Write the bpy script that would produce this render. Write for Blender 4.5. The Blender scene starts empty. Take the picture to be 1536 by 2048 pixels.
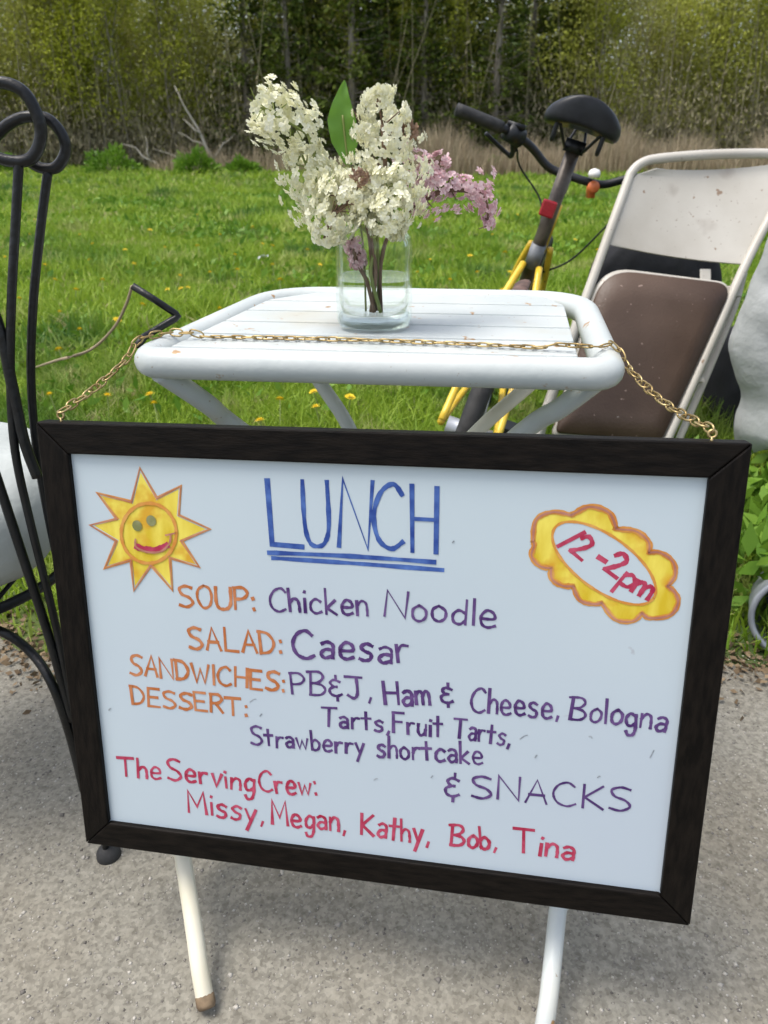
import bpy, math, random
import numpy as np
from mathutils import Vector, noise as mnoise
R_ = math.radians
random.seed(7); rng = np.random.default_rng(7)
S = bpy.context.scene
C = S.collection

# ------------------------------------------------------------------ camera
CAM_H, PITCH, FPX = 0.86, R_(26.7), 1500.0
cam = bpy.data.cameras.new('camera'); camo = bpy.data.objects.new('camera', cam); C.objects.link(camo)
camo.location = (0, 0, CAM_H); camo.rotation_euler = (R_(90) - PITCH, 0, 0)
cam.sensor_fit = 'VERTICAL'; cam.sensor_height = 36.0; cam.lens = FPX / 2048 * 36.0
cam.clip_start = 0.02; cam.clip_end = 900
S.camera = camo
cam.dof.use_dof = True; cam.dof.focus_distance = .80; cam.dof.aperture_fstop = 10.0     # a phone lens of about 2.6 mm opening
# ------------------------------------------------------------------ light (bright overcast spring day)
SUN_EL, SUN_ROT = R_(68), R_(262)
w = bpy.data.worlds.new('World'); S.world = w; w.use_nodes = True
nt = w.node_tree; bg = nt.nodes['Background']
sky = nt.nodes.new('ShaderNodeTexSky'); sky.sky_type = 'NISHITA'; sky.sun_disc = False
sky.sun_elevation = SUN_EL; sky.sun_rotation = SUN_ROT
sky.air_density = 1.0; sky.dust_density = 4.0; sky.ozone_density = 1.0
hs = nt.nodes.new('ShaderNodeHueSaturation'); hs.inputs['Saturation'].default_value = 0.60
nt.links.new(sky.outputs[0], hs.inputs['Color']); nt.links.new(hs.outputs[0], bg.inputs['Color'])
bg.inputs['Strength'].default_value = 0.15
sl = bpy.data.lights.new('sun', 'SUN'); sl.energy = 1.15; sl.angle = R_(24); sl.color = (1, .96, .9)
so = bpy.data.objects.new('sun', sl); C.objects.link(so)
# sky sun_rotation is measured clockwise from +Y
sd = Vector((math.sin(SUN_ROT) * math.cos(SUN_EL), math.cos(SUN_ROT) * math.cos(SUN_EL), math.sin(SUN_EL)))
so.rotation_euler = sd.to_track_quat('Z', 'Y').to_euler()
S.view_settings.view_transform = 'Standard'; S.view_settings.look = 'None'
S.view_settings.exposure = 0.85; S.view_settings.gamma = 1.0
S.cycles.use_denoising = True
S.cycles.max_bounces = 8; S.cycles.transparent_max_bounces = 24
S.cycles.caustics_reflective = False; S.cycles.caustics_refractive = False

# ------------------------------------------------------------------ helpers
FW = Vector((0, math.cos(PITCH), -math.sin(PITCH))); DN = Vector((0, -math.sin(PITCH), -math.cos(PITCH)))
EYE = Vector((0, 0, CAM_H))
def ray(px, py): return Vector((1, 0, 0)) * ((px - 768) / FPX) + DN * ((py - 1024) / FPX) + FW
def at(px, py, y): r = ray(px, py); return EYE + r * (y / r.y)          # a measured point at ground distance y
def on_plane(px, py, p0, n): r = ray(px, py); return EYE + r * ((p0 - EYE).dot(n) / r.dot(n))

def tag(o, label=None, cat=None, group=None, kind=None):
    for k, v in (('label', label), ('category', cat), ('group', group), ('kind', kind)):
        if v: o[k] = v
    return o
def thing(name, label, cat, loc=(0, 0, 0), group=None):
    o = bpy.data.objects.new(name, None); o.empty_display_size = .05; C.objects.link(o); o.location = loc
    return tag(o, label, cat, group)
def link(name, me, parent=None, mats=None, smooth=True):
    o = bpy.data.objects.new(name, me); C.objects.link(o)
    if mats is not None:
        for m in (mats if isinstance(mats, (list, tuple)) else [mats]): me.materials.append(m)
    if smooth: me.polygons.foreach_set('use_smooth', [True] * len(me.polygons))
    if parent is not None:
        o.parent = parent
        P = parent
        off = Vector((0, 0, 0))
        while P is not None: off += P.location; P = P.parent
        o.location = -off          # geometry is given in world coordinates
    return o
class MB:
    def __init__(s): s.v, s.f = [], []
    def add(s, vs, fs):
        b = len(s.v); s.v += [tuple(v) for v in vs]; s.f += [tuple(i + b for i in f) for f in fs]; return s
    def box(s, c, sx, sy, sz, ax=None):
        X, Y, Z = ax or (Vector((1, 0, 0)), Vector((0, 1, 0)), Vector((0, 0, 1))); c = Vector(c)
        vs = [c + X * (sx / 2 * a) + Y * (sy / 2 * b) + Z * (sz / 2 * d) for a in (-1, 1) for b in (-1, 1) for d in (-1, 1)]
        return s.add(vs, [(0, 1, 3, 2), (4, 6, 7, 5), (0, 4, 5, 1), (2, 3, 7, 6), (0, 2, 6, 4), (1, 5, 7, 3)])
    def tube(s, pts, r, n=10, cap=True, closed=False, flat=1.0):
        pts = [Vector(p) for p in pts]; N = len(pts)
        rs = r if isinstance(r, (list, tuple)) else [r] * N
        tans = []
        for i in range(N):
            a = pts[(i - 1) % N] if (closed or i > 0) else pts[i]
            b = pts[(i + 1) % N] if (closed or i < N - 1) else pts[i]
            t = (b - a); tans.append(t.normalized() if t.length > 1e-9 else Vector((0, 0, 1)))
        up = Vector((0, 0, 1)) if abs(tans[0].z) < .9 else Vector((0, 1, 0))
        u = tans[0].cross(up).normalized(); vs = []
        for i in range(N):
            t = tans[i]; u = (u - t * u.dot(t)); u = u.normalized() if u.length > 1e-6 else t.orthogonal().normalized()
            v = t.cross(u)
            for k in range(n):
                a = 2 * math.pi * k / n
                vs.append(pts[i] + u * (math.cos(a) * rs[i]) + v * (math.sin(a) * rs[i] * flat))
        fs = []
        for i in range(N if closed else N - 1):
            j = (i + 1) % N
            for k in range(n): fs.append((i * n + k, i * n + (k + 1) % n, j * n + (k + 1) % n, j * n + k))
        if cap and not closed:
            fs.append(tuple(reversed(range(n)))); fs.append(tuple((N - 1) * n + k for k in range(n)))
        return s.add(vs, fs)
    def lathe(s, c, prof, n=32, sup=2.0, axis=None):
        # prof = [(r, z)], superellipse section; axis = (X, Y, Z)
        X, Y, Z = axis or (Vector((1, 0, 0)), Vector((0, 1, 0)), Vector((0, 0, 1))); c = Vector(c); vs = []
        for r, z in prof:
            for k in range(n):
                a = 2 * math.pi * k / n; ca, sa = math.cos(a), math.sin(a)
                q = (abs(ca) ** sup + abs(sa) ** sup) ** (-1 / sup)
                vs.append(c + X * (r * q * ca) + Y * (r * q * sa) + Z * z)
        fs = [(i * n + k, i * n + (k + 1) % n, (i + 1) * n + (k + 1) % n, (i + 1) * n + k) for i in range(len(prof) - 1) for k in range(n)]
        return s.add(vs, fs)
    def build(s, name, mats, parent=None, smooth=True, bevel=0):
        me = bpy.data.meshes.new(name); me.from_pydata(s.v, [], s.f); me.update()
        o = link(name, me, parent, mats, smooth)
        if bevel:
            b = o.modifiers.new('bevel', 'BEVEL'); b.width = bevel; b.segments = 2; b.limit_method = 'ANGLE'
        return o
def np_mesh(name, V, F):
    F = np.asarray(F); k = F.shape[1]; me = bpy.data.meshes.new(name)
    me.vertices.add(len(V)); me.vertices.foreach_set('co', np.asarray(V, np.float32).ravel())
    me.loops.add(F.size); me.loops.foreach_set('vertex_index', F.astype(np.int32).ravel())
    me.polygons.add(len(F)); me.polygons.foreach_set('loop_start', np.arange(0, F.size, k, dtype=np.int32))
    me.polygons.foreach_set('loop_total', np.full(len(F), k, np.int32))
    me.update(calc_edges=True); return me
def cat(pts, m=6, closed=False):
    pts = [Vector(p) for p in pts]; n = len(pts); out = []
    if n < 3 and not closed: return pts
    for i in range(n if closed else n - 1):
        if closed: p0, p1, p2, p3 = pts[i - 1], pts[i], pts[(i + 1) % n], pts[(i + 2) % n]
        else: p0, p1, p2, p3 = pts[max(i - 1, 0)], pts[i], pts[i + 1], pts[min(i + 2, n - 1)]
        for k in range(m):
            t = k / m
            out.append(.5 * ((2 * p1) + (p2 - p0) * t + (2 * p0 - 5 * p1 + 4 * p2 - p3) * t * t + (3 * p1 - p0 - 3 * p2 + p3) * t ** 3))
    if not closed: out.append(pts[-1])
    return out
def rvec(n):
    v = rng.normal(size=(n, 3)); return v / np.linalg.norm(v, axis=1)[:, None]

# ------------------------------------------------------------------ materials
def mat(name, c1, c2=None, scale=8, rough=.6, metal=0, bump=0, bscale=None, detail=4, spots=None, island=0, transl=0, spec=.5, coat=0, stretch=None, thr=(.35, .65)):
    m = bpy.data.materials.new(name); m.use_nodes = True; t = m.node_tree; N, L = t.nodes, t.links
    b = N['Principled BSDF']; b.inputs['Roughness'].default_value = rough; b.inputs['Metallic'].default_value = metal
    b.inputs['Specular IOR Level'].default_value = spec; b.inputs['Coat Weight'].default_value = coat
    tc = N.new('ShaderNodeTexCoord'); vec = tc.outputs['Object']
    if stretch:
        mp = N.new('ShaderNodeMapping'); mp.inputs['Scale'].default_value = stretch; L.new(vec, mp.inputs[0]); vec = mp.outputs[0]
    col = None
    if c2 is None: b.inputs['Base Color'].default_value = (*c1, 1)
    else:
        no = N.new('ShaderNodeTexNoise'); no.inputs['Scale'].default_value = scale; no.inputs['Detail'].default_value = detail
        L.new(vec, no.inputs['Vector'])
        mr = N.new('ShaderNodeMapRange'); mr.inputs[1].default_value, mr.inputs[2].default_value = thr; L.new(no.outputs['Fac'], mr.inputs[0])
        fac = mr.outputs[0]
        if island:
            ge = N.new('ShaderNodeNewGeometry'); mx = N.new('ShaderNodeMix'); mx.inputs[0].default_value = island
            L.new(fac, mx.inputs[2]); L.new(ge.outputs['Random Per Island'], mx.inputs[3]); fac = mx.outputs[0]
        mc = N.new('ShaderNodeMix'); mc.data_type = 'RGBA'; mc.inputs[6].default_value = (*c1, 1); mc.inputs[7].default_value = (*c2, 1)
        L.new(fac, mc.inputs[0]); col = mc.outputs[2]
        for (sc, lo, hi, c3) in (spots or []):
            n2 = N.new('ShaderNodeTexNoise'); n2.inputs['Scale'].default_value = sc; n2.inputs['Detail'].default_value = 3
            L.new(tc.outputs['Object'], n2.inputs['Vector'])
            m2 = N.new('ShaderNodeMapRange'); m2.inputs[1].default_value, m2.inputs[2].default_value = lo, hi; L.new(n2.outputs['Fac'], m2.inputs[0])
            mm = N.new('ShaderNodeMix'); mm.data_type = 'RGBA'; mm.inputs[7].default_value = (*c3, 1)
            L.new(m2.outputs[0], mm.inputs[0]); L.new(col, mm.inputs[6]); col = mm.outputs[2]
        L.new(col, b.inputs['Base Color'])
    if bump:
        bn = N.new('ShaderNodeTexNoise'); bn.inputs['Scale'].default_value = bscale or scale * 3; bn.inputs['Detail'].default_value = 5
        L.new(vec, bn.inputs['Vector']); bp = N.new('ShaderNodeBump'); bp.inputs['Strength'].default_value = bump; bp.inputs['Distance'].default_value = .01
        L.new(bn.outputs['Fac'], bp.inputs['Height']); L.new(bp.outputs[0], b.inputs['Normal'])
    if transl:
        tr = N.new('ShaderNodeBsdfTranslucent'); ms = N.new('ShaderNodeMixShader'); ms.inputs[0].default_value = transl
        if col is not None: L.new(col, tr.inputs[0])
        else: tr.inputs[0].default_value = (*c1, 1)
        L.new(b.outputs[0], ms.inputs[1]); L.new(tr.outputs[0], ms.inputs[2]); L.new(ms.outputs[0], N['Material Output'].inputs[0])
    return m
M = {}
M['grass'] = mat('grass', (.125, .25, .014), (.37, .49, .055), scale=1.6, rough=.55, island=.5, transl=.35, spec=.3, detail=6, spots=[(2.3, .55, .70, (.42, .45, .15)), (1.1, .55, .66, (.085, .19, .03)), (9, .62, .70, (.46, .42, .20))])
M['weed'] = mat('weed_leaf', (.07, .18, .014), (.22, .37, .04), scale=2, rough=.5, island=.6, transl=.3, spec=.3)
M['soil'] = mat('soil', (.05, .085, .018), (.11, .14, .035), scale=3, rough=.95, bump=.6, bscale=30)
M['litter'] = mat('litter', (.10, .065, .035), (.26, .19, .11), scale=14, rough=.9, island=.6)
M['grit'] = mat('grit', (.09, .08, .07), (.50, .47, .41), scale=40, rough=.85, island=.85)
M['bark'] = mat('bark', (.14, .12, .095), (.32, .285, .235), scale=5, rough=.9, bump=.4, stretch=(6, 6, 1))
M['palebark'] = mat('pale_bark', (.20, .185, .15), (.36, .34, .29), scale=5, rough=.85, bump=.3, stretch=(5, 5, 1))
M['twig'] = mat('twig', (.17, .145, .09), (.32, .29, .18), scale=3, rough=.9, island=.7)
M['olive'] = mat('olive_leaf', (.17, .205, .02), (.42, .45, .05), scale=.8, rough=.6, island=.5, transl=.4, spec=.25)
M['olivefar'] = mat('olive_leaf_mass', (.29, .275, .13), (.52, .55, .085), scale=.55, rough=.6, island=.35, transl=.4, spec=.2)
M['bright'] = mat('fresh_leaf', (.22, .27, .015), (.50, .53, .055), scale=.8, rough=.6, island=.5, transl=.4, spec=.25)
M['conifer'] = mat('conifer_leaf', (.022, .048, .010), (.14, .18, .02), scale=1.5, rough=.65, island=.5, transl=.2, spec=.2)
M['reed'] = mat('dry_reed', (.22, .17, .10), (.50, .41, .28), scale=3, rough=.85, island=.7, transl=.2)
M['whitepaint'] = mat('white_paint', (.49, .53, .515), (.56, .59, .57), scale=9, rough=.38, detail=7, spots=[(7, .60, .74, (.50, .49, .41)), (42, .69, .73, (.38, .22, .09)), (150, .70, .74, (.34, .30, .24))], bump=.08, bscale=60)
M['cream'] = mat('cream_paint', (.60, .56, .42), (.74, .72, .62), scale=9, rough=.45, stretch=(1, 1, .4))
M['rust'] = mat('rust', (.07, .045, .025), (.24, .17, .10), scale=60, rough=.8)
M['iron'] = mat('black_iron', (.004, .0045, .005), (.010, .011, .012), scale=20, rough=.36, bump=.15, bscale=120, spec=.35)
M['brass'] = mat('brass', (.26, .17, .06), (.55, .42, .20), scale=50, rough=.38, metal=.75)
M['frame'] = mat('dark_wood', (.0025, .0019, .0015), (.0085, .0064, .0048), scale=5, spec=.12, rough=.5, bump=.12, bscale=16, stretch=(2, 40, 40), detail=6)
M['framev'] = mat('dark_wood_upright', (.0025, .0019, .0015), (.0085, .0064, .0048), scale=5, spec=.12, rough=.5, bump=.12, bscale=16, stretch=(40, 40, 2), detail=6)
M['board'] = mat('whiteboard', (.475, .56, .605), (.50, .582, .628), scale=3.5, rough=.20, detail=7, spots=[(55, .74, .77, (.40, .43, .47)), (1.6, .52, .72, (.465, .535, .60))], coat=.25, stretch=(1, 1, .35))
M['beige'] = mat('beige_metal', (.44, .41, .35), (.54, .515, .455), scale=5, rough=.40, detail=7, spots=[(38, .69, .73, (.26, .18, .12)), (9, .62, .76, (.36, .32, .27)), (130, .70, .74, (.20, .14, .10))], bump=.05, bscale=30)
M['brown'] = mat('brown_vinyl', (.056, .033, .021), (.098, .063, .044), scale=4, detail=6, rough=.45, spec=.4, spots=[(17, .70, .715, (.6, .55, .5)), (70, .71, .74, (.3, .22, .18))], bump=.12, bscale=160)
M['blackplastic'] = mat('black_plastic', (.006, .007, .009), (.014, .016, .019), scale=20, rough=.42, spec=.35)
M['rubber'] = mat('rubber', (.014, .014, .014), (.03, .03, .03), scale=40, rough=.7, bump=.1)
M['blackcloth'] = mat('black_cloth', (.006, .007, .010), (.016, .018, .024), scale=8, rough=.85, bump=.5, bscale=18)
M['yellow'] = mat('yellow_paint', (.62, .40, .02), (.78, .55, .06), scale=12, rough=.3, spots=[(50, .70, .73, (.2, .1, .03))])
M['greymetal'] = mat('grey_metal', (.20, .22, .25), (.36, .38, .41), scale=12, rough=.4, metal=.4)
M['dullmetal'] = mat('dull_grey_metal', (.10, .11, .12), (.19, .20, .21), scale=30, rough=.5, metal=.2)
M['rustbrown'] = mat('rusty_brown_tube', (.05, .028, .02), (.17, .10, .075), scale=40, rough=.6)
M['post'] = mat('dull_dark_tube', (.045, .035, .028), (.13, .11, .09), scale=30, rough=.4, metal=.3)
M['red'] = mat('red_reflector', (.26, .008, .016), (.33, .012, .02), scale=200, rough=.25)
M['orange'] = mat('orange_plastic', (.6, .14, .04), (.7, .2, .07), scale=20, rough=.35)
M['whiteplastic'] = mat('white_plastic', (.75, .74, .72), (.8, .8, .78), scale=20, rough=.3)
M['cloth'] = mat('grey_cloth', (.31, .325, .315), (.47, .485, .475), scale=7, detail=7, rough=.9, bump=1.0, bscale=13)
M['whitecloth'] = mat('white_cloth', (.38, .41, .39), (.52, .55, .53), scale=6, detail=6, rough=.85, bump=.9, bscale=12)
M['petal'] = mat('cream_petal', (.84, .82, .54), (.93, .93, .82), scale=40, rough=.55, island=.6, transl=.30, spec=.2)
M['lilac'] = mat('lilac_petal', (.64, .38, .42), (.90, .74, .75), scale=25, rough=.6, island=.8, transl=.3, spec=.2)
M['wilted'] = mat('wilted_petal', (.24, .14, .08), (.42, .28, .20), scale=25, rough=.7, island=.7, transl=.2)
M['stem'] = mat('brown_stem', (.10, .06, .035), (.22, .14, .09), scale=30, rough=.7)
M['greenstem'] = mat('green_stem', (.16, .22, .05), (.26, .30, .09), scale=30, rough=.6)
M['leaf'] = mat('lilac_leaf', (.10, .24, .025), (.18, .36, .05), scale=12, rough=.42, transl=.35)
M['dandelion'] = mat('dandelion_yellow', (.75, .52, .01), (.85, .66, .03), scale=90, rough=.7, island=.5)
M['paper'] = mat('paper_scrap', (.75, .78, .8), (.8, .82, .85), scale=20, rough=.6)
def ink(name, c, c2): return mat(name, c, tuple(.88 * a_ + .12 * b_ for a_, b_ in zip(c2, (.5, .56, .62))), scale=75, rough=.4, thr=(.38, .72), detail=5, island=.25)
M['blue'] = ink('blue_ink', (.005, .035, .22), (.025, .12, .44))
M['purple'] = ink('purple_ink', (.040, .007, .10), (.115, .025, .20))
M['oink'] = ink('orange_ink', (.40, .105, .015), (.56, .19, .04))
M['rink'] = ink('red_ink', (.34, .006, .045), (.54, .025, .10))
M['yink'] = mat('yellow_ink', (.60, .43, .015), (.78, .66, .10), scale=55, rough=.42, detail=5, stretch=(1, 1, .22), spots=[(34, .52, .66, (.62, .34, .02))])
M['gink'] = ink('orange_outline_ink', (.55, .20, .02), (.68, .33, .03))
M['dink'] = ink('brown_outline_ink', (.35, .13, .09), (.55, .22, .12))
M['fleck'] = ink('grey_ink', (.22, .25, .28), (.36, .39, .42))
M['eye'] = ink('olive_ink', (.16, .17, .05), (.26, .26, .09))
# glass: clear in the middle, refracting towards the silhouettes
g = bpy.data.materials.new('clear_glass'); g.use_nodes = True; t = g.node_tree; N, L = t.nodes, t.links; N.remove(N['Principled BSDF'])
tr = N.new('ShaderNodeBsdfTransparent'); tr.inputs[0].default_value = (.992, .998, .995, 1)
gl = N.new('ShaderNodeBsdfGlossy'); gl.inputs['Roughness'].default_value = .03; gl.inputs[0].default_value = (.9, .95, .93, 1)
lw = N.new('ShaderNodeFresnel'); lw.inputs[0].default_value = 1.28
mx = N.new('ShaderNodeMixShader'); fm = N.new('ShaderNodeMath'); fm.operation = 'MULTIPLY_ADD'; fm.inputs[1].default_value = .42; fm.inputs[2].default_value = .01; L.new(lw.outputs[0], fm.inputs[0]); L.new(fm.outputs[0], mx.inputs[0]); L.new(tr.outputs[0], mx.inputs[1]); L.new(gl.outputs[0], mx.inputs[2]); L.new(mx.outputs[0], N['Material Output'].inputs[0])
M['glass'] = g
g = bpy.data.materials.new('thick_glass'); g.use_nodes = True; t = g.node_tree; N, L = t.nodes, t.links; N.remove(N['Principled BSDF'])
tr = N.new('ShaderNodeBsdfTransparent'); tr.inputs[0].default_value = (.985, 1, .99, 1)
gb = N.new('ShaderNodeBsdfGlass'); gb.inputs['IOR'].default_value = 1.12; gb.inputs[0].default_value = (.98, 1, .99, 1)
mx = N.new('ShaderNodeMixShader'); mx.inputs[0].default_value = .30; L.new(tr.outputs[0], mx.inputs[1]); L.new(gb.outputs[0], mx.inputs[2]); L.new(mx.outputs[0], N['Material Output'].inputs[0])
M['water'] = g
# asphalt: pale, worn, with fine stones
m = bpy.data.materials.new('asphalt'); m.use_nodes = True; t = m.node_tree; N, L = t.nodes, t.links; b = N['Principled BSDF']; b.inputs['Roughness'].default_value = .9
tc = N.new('ShaderNodeTexCoord'); vo = N.new('ShaderNodeTexVoronoi'); vo.inputs['Scale'].default_value = 260; L.new(tc.outputs['Object'], vo.inputs['Vector'])
cr = N.new('ShaderNodeValToRGB'); cr.color_ramp.elements[0].color = (.078, .071, .057, 1); cr.color_ramp.elements[1].color = (.39, .37, .305, 1); cr.color_ramp.elements[1].position = .85
sp = N.new('ShaderNodeSeparateColor'); L.new(vo.outputs['Color'], sp.inputs[0]); L.new(sp.outputs[0], cr.inputs[0])
n1 = N.new('ShaderNodeTexNoise'); n1.inputs['Scale'].default_value = 5; n1.inputs['Detail'].default_value = 6; L.new(tc.outputs['Object'], n1.inputs['Vector'])
n2 = N.new('ShaderNodeTexNoise'); n2.inputs['Scale'].default_value = 90; n2.inputs['Detail'].default_value = 5; L.new(tc.outputs['Object'], n2.inputs['Vector'])
c2 = N.new('ShaderNodeValToRGB'); c2.color_ramp.elements[0].color = (.158, .146, .116, 1); c2.color_ramp.elements[0].position = .3; c2.color_ramp.elements[1].color = (.305, .289, .240, 1); c2.color_ramp.elements[1].position = .7; L.new(n2.outputs['Fac'], c2.inputs[0])
mx = N.new('ShaderNodeMix'); mx.data_type = 'RGBA'; mx.inputs[0].default_value = .30; L.new(c2.outputs[0], mx.inputs[6]); L.new(cr.outputs[0], mx.inputs[7])
mu = N.new('ShaderNodeMix'); mu.data_type = 'RGBA'; mu.blend_type = 'MULTIPLY'; mu.inputs[0].default_value = 1
c3 = N.new('ShaderNodeValToRGB'); c3.color_ramp.elements[0].color = (.86, .83, .79, 1); c3.color_ramp.elements[0].position = .3; c3.color_ramp.elements[1].color = (1, 1, 1, 1); c3.color_ramp.elements[1].position = .6; L.new(n1.outputs['Fac'], c3.inputs[0])
L.new(mx.outputs[2], mu.inputs[6]); L.new(c3.outputs[0], mu.inputs[7])
n4 = N.new('ShaderNodeTexNoise'); n4.inputs['Scale'].default_value = 2.6; n4.inputs['Detail'].default_value = 7; n4.inputs['Roughness'].default_value = .65; L.new(tc.outputs['Object'], n4.inputs['Vector'])
m4 = N.new('ShaderNodeMapRange'); m4.inputs[1].default_value, m4.inputs[2].default_value, m4.inputs[4].default_value = .60, .74, .75; L.new(n4.outputs['Fac'], m4.inputs[0])
x4 = N.new('ShaderNodeMix'); x4.data_type = 'RGBA'; x4.inputs[7].default_value = (.115, .092, .066, 1); L.new(m4.outputs[0], x4.inputs[0]); L.new(mu.outputs[2], x4.inputs[6]); L.new(x4.outputs[2], b.inputs['Base Color'])
bp = N.new('ShaderNodeBump'); bp.inputs['Strength'].default_value = .7; bp.inputs['Distance'].default_value = .004; L.new(sp.outputs[0], bp.inputs['Height']); L.new(bp.outputs[0], b.inputs['Normal'])
M['asphalt'] = m

# ------------------------------------------------------------------ ground, grass, litter
def edge_y(x): return 1.13 - .045 * x + .035 * np.sin(x * 5.1 + 1) + .022 * np.sin(x * 13.7) + .012 * np.sin(x * 31)
GY0 = 22.5
def ground():
    me = np_mesh('ground', [(-400, -60, -.006), (400, -60, -.006), (400, 700, -.006), (-400, 700, -.006)], [(0, 1, 2, 3)])
    tag(link('ground', me, None, M['soil'], False), kind='structure')
    xs = np.linspace(-14, 14, 561); V = []; F = []
    for i, x in enumerate(xs): V += [(x, -12, 0), (x, float(edge_y(x)), 0), (x, float(edge_y(x)) + .03, -.02)]
    for i in range(len(xs) - 1):
        a = 3 * i; F += [(a, a + 3, a + 4, a + 1), (a + 1, a + 4, a + 5, a + 2)]
    tag(link('road', np_mesh('road', V, F), None, M['asphalt'], False), kind='structure')
ground()
def blades(X, Y, H, W, lean, z0=-.006):
    n = len(X); az = rng.uniform(0, 2 * np.pi, n); dx, dy = np.cos(az), np.sin(az)
    fz = rng.uniform(0, 2 * np.pi, n); px, py = np.cos(fz) * W / 2, np.sin(fz) * W / 2
    V = np.zeros((n, 6, 3)); 
    for k, (t, wd) in enumerate(((0, 1), (.55, .85), (1, .12))):
        ox = dx * lean * H * t * t; oy = dy * lean * H * t * t; oz = H * t * (1 - .35 * lean * t)
        V[:, 2 * k, 0] = X + ox - px * wd; V[:, 2 * k, 1] = Y + oy - py * wd; V[:, 2 * k, 2] = z0 + oz
        V[:, 2 * k + 1, 0] = X + ox + px * wd; V[:, 2 * k + 1, 1] = Y + oy + py * wd; V[:, 2 * k + 1, 2] = z0 + oz
    b = (np.arange(n) * 6)[:, None]
    F = np.concatenate([b + np.array([[0, 1, 3, 2]]), b + np.array([[2, 3, 5, 4]])])
    return V.reshape(-1, 3), F
def scatter(n, y0, y1, xm=.80, xa=.7):
    y = np.sqrt(rng.uniform(y0 ** 2, y1 ** 2, n)); x = rng.uniform(-1, 1, n) * (xm * y + xa); return x, y
def lump(x, y): return .42 + .55 * np.clip(np.sin(x * 3.7 + 2.2 * np.sin(y * 1.9)) * np.sin(y * 3.1 + 1.4 * np.sin(x * 2.3)) - .45, 0, 1) * 2 + .25 * np.sin(x * 2.3 + y * 1.1 + 1) + .25 * np.sin(x * 1.1 - y * 2.7) + .18 * np.sin(x * 6.1 + 3 * np.sin(y * 3.3))
VV, FF = [], []; base = 0
for (n, y0, y1, h0, h1, w_) in ((78000, 1.05, 3.0, .05, .13, .0050), (100000, 3.0, 7.5, .06, .15, .010), (98000, 7.5, 14, .08, .17, .022), (74000, 14, 27, .08, .20, .045)):
    x, y = scatter(n, y0, y1); k = (y > edge_y(x) + .02 + rng.exponential(.05, n)) ; x, y = x[k], y[k]; n = len(x)
    H = rng.uniform(h0, h1, n) * (.55 + .75 * lump(x, y)) * np.clip((y - edge_y(x)) / .35 + .35, .35, 1)
    V, F = blades(x, y, H, w_ * rng.uniform(.6, 1.4, n), rng.uniform(.1, .95, n)); VV.append(V); FF.append(F + base); base += len(V)
tag(link('grass', np_mesh('grass', np.concatenate(VV), np.concatenate(FF)), None, M['grass']), 'long fresh green spring grass of the field behind the table', 'grass', kind='stuff')
# broad weed leaves among the grass
def leaf_cards(P, size, nrm=None, asp=.5, updir=None):
    n = len(P); d = rvec(n) if updir is None else updir; a = rvec(n)
    s = np.cross(d, a); s /= np.linalg.norm(s, axis=1)[:, None] + 1e-9
    q = np.cross(d, s)
    sz = np.asarray(size)[:, None] if np.ndim(size) else size
    V = np.stack([P, P + d * sz * .45 + s * sz * asp * .5 + q * sz * .08, P + d * sz, P + d * sz * .45 - s * sz * asp * .5 + q * sz * .08], 1)
    F = (np.arange(n) * 4)[:, None] + np.array([[0, 1, 2, 3]])
    return V.reshape(-1, 3), F
n = 42000; x, y = scatter(n, 1.15, 12); k = (y > edge_y(x) + .06) & (np.sin(x * 3.1 + 2 * np.sin(y * 1.7)) + np.sin(y * 2.9 + x) + rng.normal(0, .6, n) > .35); x, y = x[k], y[k]; n = len(x)
d = rvec(n); d[:, 2] = np.abs(d[:, 2]) * .7 + .15; d /= np.linalg.norm(d, axis=1)[:, None]
V, F = leaf_cards(np.stack([x, y, rng.uniform(0, .07, n)], 1), rng.uniform(.022, .06, n) * (1 + y * .10), asp=.42, updir=d)
tag(link('weeds', np_mesh('weeds', V, F), None, M['weed']), 'broad leaved green weeds growing through the grass', 'weeds', kind='stuff')
# leaf litter along the asphalt edge
n = 9000; x = rng.uniform(-2.2, 2.2, n); y = edge_y(x) + rng.normal(.02, .055, n); P = np.stack([x, y, np.where(y < edge_y(x), .002, -.003) + rng.uniform(0, .006, n)], 1)
d = rvec(n); d[:, 2] *= .18; d /= np.linalg.norm(d, axis=1)[:, None]
V, F = leaf_cards(P, rng.uniform(.005, .020, n), asp=.6, updir=d)
tag(link('leaf_litter', np_mesh('leaf_litter', V, F), None, M['litter']), 'brown dead leaf and grass litter along the asphalt edge', 'leaf litter', kind='stuff')
n = 16000; x = rng.uniform(-.95, .95, n); y = rng.uniform(.28, 1.12, n); P = np.stack([x, y, np.zeros(n)], 1); sz = rng.gamma(2.2, .00042, n) + .0006
O8 = np.array([(1, 0, 0), (0, 1, 0), (-1, 0, 0), (0, -1, 0), (0, 0, .6), (0, 0, -.6)], float); O8F = np.array([(0, 1, 4), (1, 2, 4), (2, 3, 4), (3, 0, 4), (1, 0, 5), (2, 1, 5), (3, 2, 5), (0, 3, 5)])
an = rng.uniform(0, 6.28, n)[:, None]; q = O8[None] * rng.uniform(.6, 1.3, (n, 6, 1)); V = np.stack([q[:, :, 0] * np.cos(an) - q[:, :, 1] * np.sin(an), q[:, :, 0] * np.sin(an) + q[:, :, 1] * np.cos(an), q[:, :, 2]], 2) * sz[:, None, None] + P[:, None, :]
tag(link('grit', np_mesh('grit', V.reshape(-1, 3), ((np.arange(n) * 6)[:, None, None] + O8F[None]).reshape(-1, 3)), None, M['grit'], False), 'loose grit and small stones scattered over the asphalt', 'grit', kind='stuff')

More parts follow.
